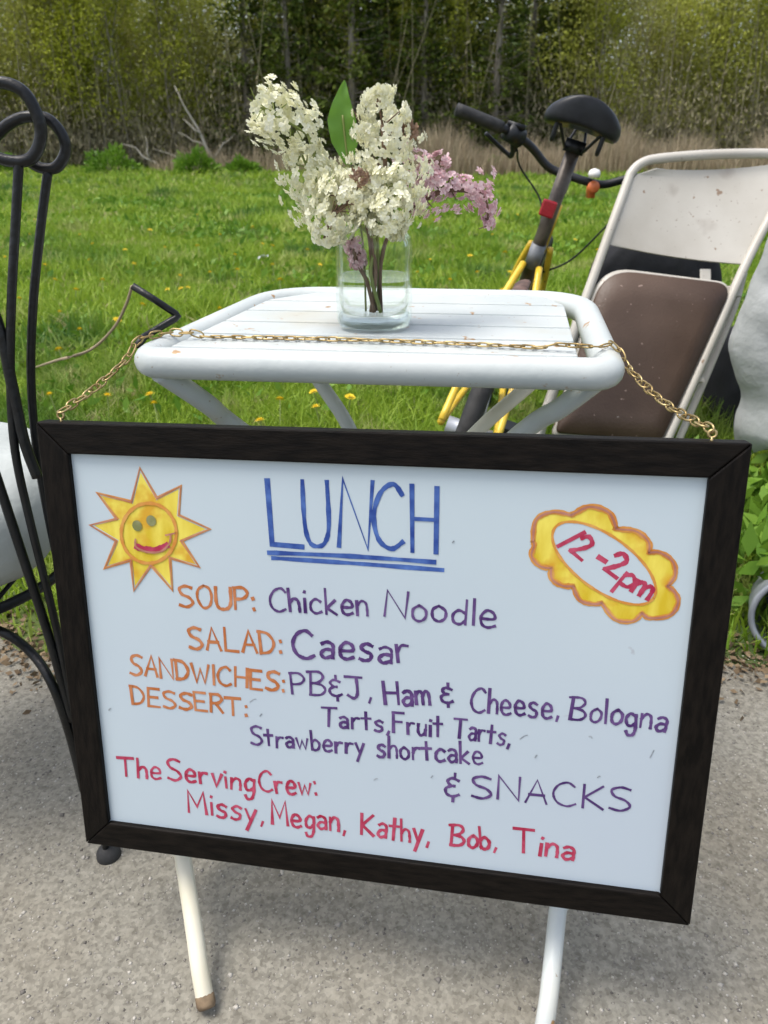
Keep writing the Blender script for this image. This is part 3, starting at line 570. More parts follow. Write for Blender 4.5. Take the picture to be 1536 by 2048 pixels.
text_part('dessert_text', 'purple', [('Tarts,', (645, 1452), (778, 1464), 36, p_), ('Fruit', (787, 1464), (884, 1474), 40, p_), ('Tarts,', (908, 1475), (1018, 1490), 40, p_), ('Strawberry', (503, 1489), (728, 1509), 36, p_), ('shortcake', (755, 1512), (965, 1529), 40, p_)])
text_part('snacks_text', 'purple', [('&', (889, 1594), (917, 1598), 48, p_), ('SNACKS', (944, 1593), (1260, 1622), 46, dict(wd=.0025, jit=.04))])
r_ = dict(wd=.0030, jit=.045)
text_part('crew_heading_text', 'rink', [('The', (240, 1552), (322, 1560), 38, r_), ('Serving', (337, 1559), (508, 1582), 40, r_), ('Crew:', (519, 1582), (633, 1592), 42, r_)])
for it in (('Missy,', (378, 1625), (526, 1645), 42, r_), ('Megan,', (545, 1648), (690, 1664), 44, r_), ('Kathy,', (722, 1668), (857, 1688), 44, r_), ('Bob,', (901, 1690), (992, 1700), 44, r_), ('Tina', (1030, 1702), (1146, 1719), 44, r_)): text_part('crew_name_text', 'rink', [it])
mb = MB()
for a, b in (((1040, 1478), (1055, 1470)), ((1178, 1473), (1184, 1476)), ((1300, 1515), (1308, 1500)), ((520, 1432), (524, 1428)), ((862, 1555), (866, 1552)), ((748, 1560), (755, 1557)), ((905, 1085), (908, 1083)), ((1070, 1515), (1074, 1510)), ((218, 1420), (222, 1417)), ((500, 1404), (512, 1398)), ((1195, 1555), (1200, 1553))): stroke(mb, [uv(*a), uv((a[0] + b[0]) / 2 + 1, (a[1] + b[1]) / 2 - 2), uv(*b)], .0011)
mb.build('marker_flecks', M['fleck'], B, smooth=False)
# drawn sun
sc = (298, 1062)
tips = [(280, 936), (362, 972), (420, 1058), (399, 1134), (345, 1180), (268, 1181), (210, 1136), (180, 1050), (195, 986)]
fan = []; valley = []
for i, tp in enumerate(tips):
    nx = tips[(i + 1) % 9]; a0 = math.atan2(tp[1] - sc[1], tp[0] - sc[0]); a1 = math.atan2(nx[1] - sc[1], nx[0] - sc[0])
    while a1 < a0: a1 += 2 * math.pi
    am = (a0 + a1) / 2; valley.append((sc[0] + 68 * math.cos(am), sc[1] + 68 * math.sin(am)))
outl = [p for i in range(9) for p in (tips[i], valley[i])]
def fill(name, pts, m, lift):
    cx_ = sum(p[0] for p in pts) / len(pts); cy_ = sum(p[1] for p in pts) / len(pts); Q = [uv(*p) for p in pts]; c0 = uv(cx_, cy_)
    return MB().add([bpt(c0.x, c0.y, PZ + lift)] + [bpt(q.x, q.y, PZ + lift) for q in Q], [(0, 1 + i, 1 + (i + 1) % len(Q)) for i in range(len(Q))]).build(name, M[m], B, smooth=False)
SD_ = fill('drawn_sun', [(sc[0] + (p[0] - sc[0]) * .93, sc[1] + (p[1] - sc[1]) * .93) for p in outl], 'yink', .00010)
def sub(mb, name, m, par): o = mb.build(name, M[m], par, smooth=False); return o
mb = MB(); 
for i in range(9): stroke(mb, [uv(*valley[i - 1]), uv(*tips[i]), uv(*valley[i])], .0030, False)
sub(mb, 'ray_outline', 'gink', SD_)
mb = MB()
for i in range(9): stroke(mb, [uv(*valley[i - 1]), uv(*tips[i]), uv(*valley[i])], .0011, False, lift=.0007 + .00003 * i)
sub(mb, 'ray_edge', 'dink', SD_)
mb = MB(); stroke(mb, [uv(sc[0] + 55 * math.cos(a), sc[1] + 4 + 60 * math.sin(a)) for a in np.linspace(0, 6.28, 17)[:-1]], .0034, True, True, lift=.0008); sub(mb, 'face_outline', 'gink', SD_)
mb = MB()
for ex_, ey_ in ((275, 1051), (303, 1041)): 
    q = uv(ex_, ey_); mb.add([bpt(q.x + .0052 * math.cos(a), q.y + .0056 * math.sin(a), PZ + .0009) for a in np.linspace(0, 6.28, 15)[:-1]], [tuple(range(14))])
sub(mb, 'eyes', 'eye', SD_)
mb = MB(); stroke(mb, [uv(273, 1092), uv(290, 1098), uv(315, 1099), uv(335, 1090)], .0055, True, lift=.0009); sub(mb, 'lips', 'rink', SD_)
mb = MB(); stroke(mb, [uv(272, 1078), uv(274, 1094), uv(300, 1104), uv(325, 1101), uv(340, 1085), uv(342, 1070)], .0019, True, lift=.0011); stroke(mb, [uv(332, 1070), uv(350, 1066)], .0017, False, lift=.0011); sub(mb, 'smile', 'dink', SD_)
# scalloped time badge
anc = [(1066, 1083), (1072, 1040), (1105, 1024), (1143, 1030), (1150, 1026), (1180, 1013), (1218, 1025), (1232, 1056), (1236, 1058), (1272, 1062), (1297, 1083), (1298, 1105), (1320, 1105), (1345, 1122), (1350, 1150), (1335, 1172), (1350, 1185), (1356, 1205), (1340, 1230), (1300, 1236), (1284, 1226), (1265, 1242), (1230, 1238), (1203, 1205), (1188, 1208), (1160, 1200), (1146, 1172), (1125, 1171), (1104, 1158), (1102, 1136), (1080, 1132), (1063, 1112), (1068, 1092)]
BD = fill('time_badge', anc, 'yink', .00010)
inner = [(1208 + 121 * math.cos(a) * math.cos(.62) - 54 * math.sin(a) * math.sin(.62), 1126 + 121 * math.cos(a) * math.sin(.62) + 54 * math.sin(a) * math.cos(.62)) for a in np.linspace(0, 6.283, 33)[:-1]]
ci = fill('badge_centre', inner, 'board', .00022); ci.parent = BD; ci.location = (0, 0, 0)
mb = MB(); valleys = [(1143, 1030), (1232, 1056), (1298, 1105), (1335, 1172), (1284, 1226), (1203, 1205), (1146, 1172), (1102, 1136), (1068, 1088)]
idx = [anc.index(v) if v in anc else len(anc) for v in valleys]
seg = [anc[0:4], anc[3:8], anc[7:12], anc[11:16], anc[15:21], anc[20:24], anc[23:27], anc[26:30], anc[29:33] + [anc[0]]]
for sgm in seg: stroke(mb, [uv(*p) for p in sgm], .0046, True, lift=.0004)
sub(mb, 'scallop_shading', 'gink', BD); mb = MB()
for sgm in seg: stroke(mb, [uv(*p) for p in sgm], .0018, True, lift=.0006)
sub(mb, 'scallop_outline', 'dink', BD)
mb = MB(); stroke(mb, [uv(*p) for p in inner[::2]], .0020, True, True, lift=.0005); sub(mb, 'inner_outline', 'gink', BD)
mb = MB(); tx = dict(wd=.0036, jit=.02, gap=.16)
write(mb, '1', (1116, 1092), (1128, 1097), 44, wd=.0046, slant=.45); write(mb, '2', (1138, 1103), (1164, 1120), 46, **tx); write(mb, '-', (1184, 1128), (1200, 1138), 44, wd=.0042)
write(mb, '2', (1206, 1140), (1234, 1156), 46, **tx); write(mb, 'p', (1236, 1166), (1258, 1179), 48, **tx); write(mb, 'm', (1262, 1182), (1294, 1199), 44, **tx)
sub(mb, 'hours_text', 'rink', BD)

# ------------------------------------------------------------------ chain over the table
def chain_path():
    h0, h1 = bpt(HK[0][0], HK[0][1] - .005, -.009), bpt(HK[1][0], HK[1][1] - .005, -.009)
    zt = .6625
    Lc, Rc = Vector((-.276, .800, .646)), Vector((.252, .772, .646))
    a = [h0.lerp(Lc, t_) + Vector((0, 0, -.004 * math.sin(math.pi * t_))) for t_ in np.linspace(0, 1, 12)] + [Vector((-.266, .815, .661))]
    mid = [Vector((x_, .838 + (x_ + .24) / .47 * (.775 - .838) + .012 * math.sin((x_ + .24) / .47 * math.pi) , zt - (.0038 if -.2 < x_ < .17 else 0))) for x_ in np.linspace(-.240, .222, 34)] + [Vector((.243, .785, .661))]
    b = [Rc.lerp(h1, t_) + Vector((0, 0, -.008 * math.sin(math.pi * t_))) for t_ in np.linspace(0.03, 1, 14)]
    return cat(a + mid + b, 5)
def make_chain():
    P = chain_path(); acc = [0]
    for i in range(1, len(P)): acc.append(acc[-1] + (P[i] - P[i - 1]).length)
    pitch, Ll, Wl, r = .0118, .0080, .0040, .00098; mb = MB(); nlink = int(acc[-1] / pitch)
    def pos(s):
        i = int(np.searchsorted(acc, s)); i = min(max(i, 1), len(P) - 1); t_ = (s - acc[i - 1]) / max(acc[i] - acc[i - 1], 1e-9); return P[i - 1].lerp(P[i], t_), (P[i] - P[i - 1]).normalized()
    for k in range(nlink):
        p, d = pos((k + .5) * pitch); sdv = d.cross(Vector((0, 0, 1))).normalized(); upv = sdv.cross(d); q = sdv if k % 2 == 0 else upv
        ang = random.uniform(-.35, .35); q = (q * math.cos(ang) + d.cross(q) * math.sin(ang)).normalized()
        if k % 2 and .25 < k / nlink < .75: q = (q * .55 + sdv * .83).normalized()
        ring = []
        for j in range(14): a = 2 * math.pi * j / 14; ring.append(p + d * (math.copysign(abs(math.cos(a)) ** .7, math.cos(a)) * Ll) + q * (math.copysign(abs(math.sin(a)) ** .8, math.sin(a)) * Wl))
        mb.tube(ring, r, 6, closed=True)
    return mb.build('chain', M['brass'])
tag(make_chain(), 'thin brass link chain laid across the white table top, holding the whiteboard', 'chain')

# ------------------------------------------------------------------ jar with lilacs
JY = .905; JC = Vector((-.0115, .905, .6555)); JR = .0445; JH = .116
J = thing('glass_jar', 'clear square-sided glass jar of water holding the lilacs on the table', 'jar', JC)
prof_o = [(0, .001), (.6 * JR, .001), (.92 * JR, .003), (JR, .012), (JR, .02), (JR * .985, .026), (JR, .032), (JR, JH * .80), (JR * .97, JH * .86), (JR * .86, JH * .90), (JR * .84, JH * .92), (JR * .88, JH * .935), (JR * .88, JH * .985), (JR * .85, JH)]
prof_i = [(JR * .82, JH * .995), (JR * .81, JH * .90), (JR * .92, JH * .85), (JR * .94, JH * .8), (JR * .94, .030), (JR * .86, .017), (JR * .5, .013), (0, .0125)]
MB().lathe(JC, prof_o, 48, sup=3.2).lathe(JC, prof_i[:4] + [(JR * .93, JH * .5)], 48, sup=3.2).build('glass', M['glass'], J)
MB().lathe(JC, [(0, .0015), (.6 * JR, .0015), (.9 * JR, .004), (.955 * JR, .0125), (.86 * JR, .0135), (.5 * JR, .0105), (0, .010)], 48, sup=3.2).build('base', M['water'], J)
MB().lathe(JC, [(0, .014), (JR * .49, .0145), (JR * .84, .019), (JR * .925, .032), (JR * .925, .056), (JR * .915, .0575), (0, .0575)], 40, sup=3.2).build('water', M['water'], J)
def tp_floret():
    V, F = [], []
    for whorl, (rad, lift, ph, hw) in enumerate(((1.0, .10, 0, .42), (.62, .42, math.pi / 4, .34))):
        for k in range(4):
            a = math.pi / 2 * k + ph; ca, sa = math.cos(a), math.sin(a); b = len(V)
            for (u, v, z) in ((0, 0, 0), (.38, .75, .22), (.80, .85, .20), (1.0, 0, .06), (.80, -.85, .20), (.38, -.75, .22), (.58, 0, .06)):
                U, W = u * rad, v * hw * rad; V.append((U * ca - W * sa, U * sa + W * ca, z * rad + lift * (.4 + .6 * u)))
            F += [(b + 6, b + q, b + (q + 1) % 6) for q in range(6)]
    return np.array(V, float), F
FV, FFc = tp_floret()
def florets(P, Nn, size):
    n = len(P); a = rvec(n); X = np.cross(Nn, a); X /= np.linalg.norm(X, axis=1)[:, None]; Y = np.cross(Nn, X)
    sz = size[:, None, None]; V = P[:, None, :] + sz * (FV[None, :, 0:1] * X[:, None, :] + FV[None, :, 1:2] * Y[:, None, :] + FV[None, :, 2:3] * Nn[:, None, :])
    nv = len(FV); F = (np.arange(n) * nv)[:, None, None] + np.array(FFc)[None]
    return V.reshape(-1, 3), F.reshape(-1, 3)
def panicle(axis, radii, n, size=.0075, jit=.35, squash=.8):
    A = [Vector(p) for p in cat(axis, 8)]; m_ = len(A); P, Nn = [], []
    for k in range(int(n * 1.12)):
        t_ = random.random(); i = t_ * (m_ - 1); j = min(int(i), m_ - 2); p = A[j].lerp(A[j + 1], i - j); d = (A[j + 1] - A[j]).normalized()
        r = np.interp(t_, np.linspace(0, 1, len(radii)), radii); v = Vector(rvec(1)[0]); v = (v - d * v.dot(d)); v = v.normalized() if v.length > .01 else Vector((0, -1, 0))
        v.y *= squash; nn = (v + d * random.uniform(-.2, .5) + Vector(rvec(1)[0]) * .3).normalized(); lump_ = 1 + .28 * math.sin(t_ * 30 + math.atan2(v.z, v.x) * 3)
        P.append(p + v * r * lump_ * random.uniform(1 - jit, 1.05)); Nn.append(nn)
    return np.array([tuple(p) for p in P]), np.array([tuple(p) for p in Nn])
def sprig(label, pans, stem, m='petal', cat_='lilac', name='white_lilac_sprig', leafpts=None, bud=None):
    o = thing(name, label, cat_, JC + Vector((0, 0, .014)))
    P, Nn = zip(*[panicle(*a) for a in pans]); P = np.concatenate(P); Nn = np.concatenate(Nn)
    V, F = florets(P, Nn, rng.uniform(.0046, .0070, len(P))); link('blossoms', np_mesh('blossoms', V, F), o, M[m])
    if bud:
        P, Nn = zip(*[panicle(*a) for a in bud]); P = np.concatenate(P); Nn = np.concatenate(Nn)
        V, F = florets(P, Nn, rng.uniform(.003, .005, len(P))); link('wilted_blossoms', np_mesh('wilted_blossoms', V, F), o, M['wilted'], smooth=False)
    mb = MB()
    for s_pts in stem: mb.tube(cat(s_pts, 6), [.0024] * ((len(s_pts) - 1) * 6 + 1), 7)
    for a in pans:
        ax = a[0]
        for k in range(16):
            t_ = random.random(); i = min(int(t_ * (len(ax) - 1)), len(ax) - 2); p = Vector(ax[i]).lerp(Vector(ax[i + 1]), t_ * (len(ax) - 1) - i); q = p + Vector(rvec(1)[0]) * np.mean(a[1]) * .75
            mb.tube([p, q], [.0009, .0006], 4, cap=False)
        mb.tube(cat(ax, 4), .0014, 5)
    mb.build('stem', M['greenstem'] if m == 'petal' and not bud else M['stem'], o); return o
Y = JY
base1 = JC + Vector((-.004, .0, .016)); base2 = JC + Vector((.008, -.004, .016)); base3 = JC + Vector((.002, .008, .016)); base4 = JC + Vector((.004, .012, .016))
neck = at(748, 480, Y)
sprig('white lilac spray arching furthest left, its tip high over the field', [([at(512, 210, Y - .02), at(560, 235, Y - .02), at(618, 270, Y - .01)], [.022, .029, .024], 170), ([at(600, 300, Y), at(625, 360, Y), at(655, 410, Y)], [.022, .034, .030], 190)], [[base2, JC + Vector((-.004, 0, .06)), neck, at(690, 430, Y), at(655, 390, Y), at(618, 270, Y - .01)]])
sprig('tall white lilac spray standing upright right of the single green leaf', [([at(750, 182, Y), at(765, 250, Y), at(772, 330, Y), at(765, 385, Y)], [.013, .034, .042, .036], 330)], [[base1, JC + Vector((.002, 0, .06)), at(745, 470, Y), at(770, 380, Y), at(765, 250, Y)]], bud=[([at(690, 215, Y + .02), at(700, 260, Y + .02)], [.008, .010], 26), ([at(815, 240, Y + .01), at(822, 275, Y + .01)], [.008, .010], 22)])
sprig('low white lilac spray drooping over the left of the jar rim', [([at(690, 380, Y - .03), at(665, 430, Y - .035), at(648, 478, Y - .03)], [.030, .028, .016], 150), ([at(720, 350, Y - .01), at(715, 410, Y - .02)], [.026, .034], 120)], [[base3, JC + Vector((-.002, .004, .06)), at(738, 470, Y), at(715, 400, Y - .02), at(665, 430, Y - .035)]], bud=[([at(715, 335, Y - .04), at(728, 365, Y - .04)], [.008, .010], 22)])
sprig('short white lilac spray hanging in front of the jar mouth', [([at(800, 360, Y - .02), at(780, 420, Y - .035), at(768, 468, Y - .04)], [.030, .032, .016], 210), ([at(745, 390, Y - .02), at(735, 440, Y - .03)], [.022, .022], 70)], [[base4, JC + Vector((.006, .006, .06)), at(755, 470, Y + .01), at(780, 400, Y - .02)]])
sprig('loose pinkish purple lilac spray leaning right out of the jar', [([at(815, 360, Y + .02), at(850, 350, Y + .03), at(888, 310, Y + .03)], [.030, .034, .008], 85, .0075, .75), ([at(830, 410, Y + .02), at(880, 380, Y + .03), at(940, 370, Y + .03), at(972, 400, Y + .03), at(976, 452, Y + .03)], [.024, .028, .022, .018, .006], 125, .0075, .8)], [[base3 + Vector((.006, 0, 0)), JC + Vector((.008, .006, .07)), at(790, 450, Y + .015), at(880, 385, Y + .03), at(960, 385, Y + .03)]], m='lilac', name='purple_lilac_sprig')
sprig('wilted purple lilac blossoms pressed inside the jar glass', [([at(706, 482, Y + .005), at(714, 510, Y + .005), at(720, 536, Y + .005)], [.009, .011, .008], 42, .006, .7)], [[base2 + Vector((-.008, 0, 0)), JC + Vector((-.008, 0, .05)), at(712, 520, Y), at(705, 470, Y)]], m='lilac', name='purple_lilac_sprig')
# the one upright leaf
o = thing('lilac_leaf', 'single pointed green leaf standing between the white sprays', 'leaf', JC + Vector((0, 0, .014)))
c0 = [at(697, 330, Y + .01), at(690, 285, Y + .01), at(684, 240, Y + .01), at(684, 200, Y + .01), at(689, 160, Y + .01)]; wl = [.003, .0145, .0155, .009, .0003]
A = cat(c0, 6); vs = []; fs = []
for i, p in enumerate(A):
    w2 = float(np.interp(i / (len(A) - 1), np.linspace(0, 1, 5), wl)); wav = .0012 * math.sin(i * .9)
    for s2 in (-1, -.5, 0, .5, 1): vs.append(p + Vector((s2 * w2, -abs(s2) * w2 * .35 + wav * s2, 0)))
for i in range(len(A) - 1):
    for k in range(4): fs.append((i * 5 + k, i * 5 + k + 1, i * 5 + k + 6, i * 5 + k + 5))
MB().add(vs, fs).build('blade', M['leaf'], o)
MB().tube(cat([base1 + Vector((-.006, .004, 0)), at(725, 480, Y + .01), at(697, 330, Y + .01), at(685, 230, Y + .0085)], 6), .0012, 6).build('stalk', M['greenstem'], o)

# ------------------------------------------------------------------ wrought iron chair at the left
def yz(py): return .79 - .075 * max(0, min(1, (py - 300) / 1400))
def ap(px, py, dy=0): return at(px, py, yz(py) + dy)
IC = thing('iron_chair', 'black wrought iron chair with looped back at the left edge of the photo', 'chair', (-.60, .84, 0))
up1 = [ap(38, 318), ap(31, 450), ap(23, 600), ap(21, 750), ap(30, 900), ap(62, 1050), ap(108, 1235), ap(140, 1390), ap(168, 1560)]
up2 = [ap(96, 342, .02), ap(82, 450, .02), ap(67, 600, .02), ap(62, 750, .02), ap(72, 890, .02), ap(92, 1010, .02), ap(122, 1160, .02), ap(150, 1330, .02), ap(172, 1480, .02)]
FOOT = on_ground(214, 1706, .004)
def rod(name, pts, r=.0046, m=6, par=None): return MB().tube(cat(pts, m), r, 10).build(name, M['iron'], par or IC)
rod('leg', up1 + [FOOT + Vector((0, 0, .05)), FOOT]); rod('back_upright', up2 + [ap(178, 1600)])
rod('back_loop', [ap(-75, 230), ap(-50, 180), ap(0, 165), ap(48, 185), ap(78, 240), ap(80, 285), ap(60, 318), ap(20, 322), ap(-20, 310)], .0057)
rod('back_loop', [ap(-60, 330, .02), ap(-20, 285, .02), ap(15, 250, .02), ap(52, 234, .02), ap(95, 238, .02), ap(124, 270, .02), ap(131, 305, .02), ap(112, 335, .02), ap(80, 335, .02), ap(52, 318, .02)], .0054)
rod('back_brace', [ap(-40, 560), ap(0, 660), ap(24, 770), ap(48, 880), ap(75, 955)], .0058)
rod('back_brace', [ap(-60, 800), ap(-5, 960), ap(48, 1120), ap(100, 1280), ap(145, 1440)], .0054)
rod('stretcher', [at(-230, 1290, .86), at(-90, 1240, .80), ap(0, 1262, .02), ap(62, 1305, .02), ap(105, 1370), ap(140, 1470), ap(168, 1580)], .0058)
rod('back_upright', [at(-330, 320, .95), at(-330, 600, .95), at(-310, 900, .92), at(-290, 1200, .88), Vector((-.74, .86, .01))])
rod('leg', [Vector((-.78, .98, .355)), Vector((-.80, 1.02, .2)), Vector((-.82, 1.05, .01))])
rod('leg', [Vector((-.52, 1.03, .355)), Vector((-.5, 1.07, .2)), Vector((-.49, 1.10, .01))])
cc = Vector((-.615, .865, .350)); MB().tube([cc + Vector((.195 * math.cos(a), .175 * math.sin(a), 0)) for a in np.linspace(0, 6.283, 41)[:-1]], .0068, 8, closed=True).build('seat_ring', M['iron'], IC)
mb = MB()
for k in range(6): x_ = -.14 + k * .056; yy = .175 * math.sqrt(1 - (x_ / .195) ** 2); mb.tube([cc + Vector((x_, -yy, 0)), cc + Vector((x_, yy, 0))], .003, 6)
mb.build('seat_mesh', M['iron'], IC)
MB().lathe(FOOT + Vector((.002, 0, -.010)), [(0, 0), (.013, 0), (.016, .006), (.015, .014), (.009, .022), (0, .024)], 16).build('foot_cap', M['rubber'], IC)
# cushion
n_, m_ = 40, 14; vs = []; fs = []
for i in range(m_ + 1):
    ph = -math.pi / 2 + math.pi * i / m_; rr = abs(math.cos(ph)) ** .45; zz = math.copysign(abs(math.sin(ph)) ** .7, math.sin(ph))
    for k in range(n_): a = 2 * math.pi * k / n_; wv = 1 + .03 * math.sin(a * 9 + zz * 2) + .02 * math.sin(a * 5 + 1); vs.append((-.615 + .212 * rr * math.cos(a) * wv, .865 + .185 * rr * math.sin(a) * wv, .432 + .075 * zz + .008 * math.sin(a * 6 + 2)))
for i in range(m_):
    for k in range(n_): fs.append((i * n_ + k, i * n_ + (k + 1) % n_, (i + 1) * n_ + (k + 1) % n_, (i + 1) * n_ + k))
tag(MB().add(vs, fs).build('seat_cushion', M['whitecloth']), 'puffy white fabric cushion on the seat of the black iron chair', 'cushion')
# bent black rod between chair and table, tan stalk
o = MB().tube([at(265, 572, .90), at(310, 600, .90), at(352, 628, .90), at(356, 631, .90), at(350, 637, .898), at(318, 656, .885), at(288, 674, .868), at(276, 690, .835)], .0043, 8).build('bent_rod', M['iron'])
tag(o, 'bent black metal rod pointing out behind the left corner of the white table', 'rod')
o = MB().tube(cat([on_ground(70, 735), at(110, 722, 1.62), at(180, 700, 1.6), at(228, 655, 1.58), at(252, 610, 1.56), at(264, 572, 1.55)], 6), .0032, 6).build('dry_stalk', M['reed'])
tag(o, 'arching dry tan stalk in the grass between iron chair and table', 'stalk')
p = on_ground(525, 520, .1); vs = []; 
for i in range(4):
    for j in range(3): vs.append(p + Vector((i * .022 - .03, j * .02, .018 * math.sin(i * 1.3 + j) + i * .012)))
o = MB().add(vs, [(i * 3 + j, i * 3 + j + 1, i * 3 + j + 4, i * 3 + j + 3) for i in range(3) for j in range(2)]).build('paper_scrap', M['paper']); so_ = o.modifiers.new('solid', 'SOLIDIFY'); so_.thickness = .001
tag(o, 'crumpled white paper scrap caught in the grass left of the jar', 'litter')

# ------------------------------------------------------------------ metal folding chair (folded, leaning)
LEAN = R_(27); CU = Vector((0, math.sin(LEAN), math.cos(LEAN))); CN = Vector((0, -math.cos(LEAN), math.sin(LEAN))); CP = Vector((0, 2.25, .8)); CV0 = .8 / math.cos(LEAN)
def cp_(u, v, n=0): return CP + Vector((u, 0, 0)) + CU * (v - CV0) + CN * n
FC = thing('folding_chair', 'folded beige metal chair with brown seat leaning beside the table', 'chair', cp_(.6, 0))
rimp = [(.372, .02), (.45, .25), (.57, .584), (.656, .822), (.672, .862), (.700, .888), (.745, .900), (.86, .910), (.98, .914), (1.06, .912), (1.095, .898), (1.108, .872), (1.100, .838), (.989, .629), (.87, .362), (.766, .132), (.715, .02)]
MB().tube(cat([cp_(u, v) for u, v in rimp], 5), .0125, 12).build('frame', M['beige'], FC)
legp = [[(.99, .60), (.962, .50), (.905, .36), (.808, .132), (.755, .005)], [(.56, .52), (.50, .36), (.43, .15), (.40, .005)]]
for L_ in legp:
    q = MB().tube(cat([cp_(u, v, -.030) for u, v in L_], 5), .0105, 10).build('leg', M['beige'], FC); e_ = cp_(*L_[-1], -.03); MB().lathe(e_, [(0, -.012), (.013, -.012), (.0135, .012), (.011, .016)], 12).build('foot_cap', M['rubber'], q)
MB().box(cp_(.955, .545, -.022), .05, .012, .03, (Vector((1, 0, 0)), CN, CU)).box(cp_(.885, .56, -.03), .03, .006, .10, (Vector((1, 0, 0)), CN, CU)).box(cp_(.855, .30, -.012), .03, .02, .014, (Vector((1, 0, 0)), CN, CU)).build('hinge', M['beige'], FC, smooth=False, bevel=.003)
def sheet(name, left, right, nu, bow, thick, m, parent, n0=0.0, edge_drop=.0):
    # left / right: lists of (u, v) from bottom to top of equal length; bow pushes the middle away from the viewer
    vs, fs = [], []; nv = len(left)
    for j in range(nv):
        for i in range(nu + 1):
            t_ = i / nu; a, b = left[j], right[j]; u, v = a[0] + (b[0] - a[0]) * t_, a[1] + (b[1] - a[1]) * t_
            sag = bow * (4 * t_ * (1 - t_)); vs.append(cp_(u, v, n0 - sag))
    for j in range(nv - 1):
        for i in range(nu): a = j * (nu + 1) + i; fs.append((a, a + 1, a + nu + 2, a + nu + 1))
    o = MB().add(vs, fs).build(name, m, parent); s2 = o.modifiers.new('solid', 'SOLIDIFY'); s2.thickness = thick; s2.offset = 0
    b = o.modifiers.new('bevel', 'BEVEL'); b.width = min(.003, thick * .4); b.segments = 2; b.limit_method = 'ANGLE'; return o
lf = cat([(.606, .668, 0), (.612, .682, 0), (.65, .79, 0), (.680, .850, 0), (.704, .862, 0), (.740, .874, 0)], 4); rt = cat([(.985, .612, 0), (.992, .630, 0), (1.045, .75, 0), (1.083, .838, 0), (1.078, .866, 0), (1.048, .884, 0)], 4)
sheet('backrest', lf, rt, 20, .022, .006, M['beige'], FC, .0)
# seat pan: rounded quadrilateral outline
def seat_outline(off):
    cs = [Vector((.452, .145, 0)), Vector((.752, .118, 0)), Vector((.955, .565, 0)), Vector((.588, .612, 0))]; cm = sum(cs, Vector()) / 4
    cs = [c + (cm - c).normalized() * off for c in cs]; return rounded(cs, [.02, .02, .05, .09], 8)
def pad(name, off, n0, n1, m, crown):
    O = seat_outline(off); k = len(O); cm = sum(O, Vector()) / k; vs = []; fs = []
    rings = [(1.0, n0), (1.0, n1 - .006), (.985, n1), (.7, n1 + crown * .7), (.35, n1 + crown), (0.02, n1 + crown)]
    for sc_, nn in rings: vs += [cp_(*(cm + (p - cm) * sc_)[:2], nn) for p in O]
    for i in range(len(rings) - 1):
        for j in range(k): fs.append((i * k + j, i * k + (j + 1) % k, (i + 1) * k + (j + 1) % k, (i + 1) * k + j))
    fs.append(tuple(reversed(range(k)))); fs.append(tuple((len(rings) - 1) * k + j for j in range(k)))
    return MB().add(vs, fs).build(name, m, FC)
pad('seat', .014, -.008, .014, M['brown'], .004); pad('seat_rim', .002, -.016, .000, M['beige'], 0)
# ------------------------------------------------------------------ black bags
def blob(name, c, sx, sy, sz, m, seed, e1=.55, e2=.55, fold=.03, n=44, mm=26):
    vs, fs = [], []
    for i in range(mm + 1):
        ph = -math.pi / 2 + math.pi * i / mm
        for k in range(n):
            a = 2 * math.pi * k / n; f_ = lambda x_, e_: math.copysign(abs(x_) ** e_, x_)
            x_, y_, z_ = f_(math.cos(ph), e1) * f_(math.cos(a), e2), f_(math.cos(ph), e1) * f_(math.sin(a), e2), f_(math.sin(ph), e1)
            wv = 1 + fold * (math.sin(a * 5 + z_ * 4 + seed) + .6 * math.sin(a * 11 - z_ * 7 + seed * 2) + .5 * math.sin(z_ * 9 + a * 2))
            vs.append((c[0] + x_ * sx * wv, c[1] + y_ * sy * wv, max(c[2] + z_ * sz * (1 + fold * math.sin(a * 3 + seed)), 0.0)))
    for i in range(mm):
        for k in range(n): fs.append((i * n + k, i * n + (k + 1) % n, (i + 1) * n + (k + 1) % n, (i + 1) * n + k))
    return MB().add(vs, fs).build(name, m)
tag(blob('backpack', (.865, 2.50, .28), .215, .08, .30, M['blackcloth'], 1.0), 'black fabric bag standing behind the folded beige chair', 'bag')
tag(blob('duffel_bag', (1.17, 2.28, .165), .135, .15, .17, M['blackcloth'], 2.3), 'black fabric bag on the grass half under the grey cloth', 'bag')
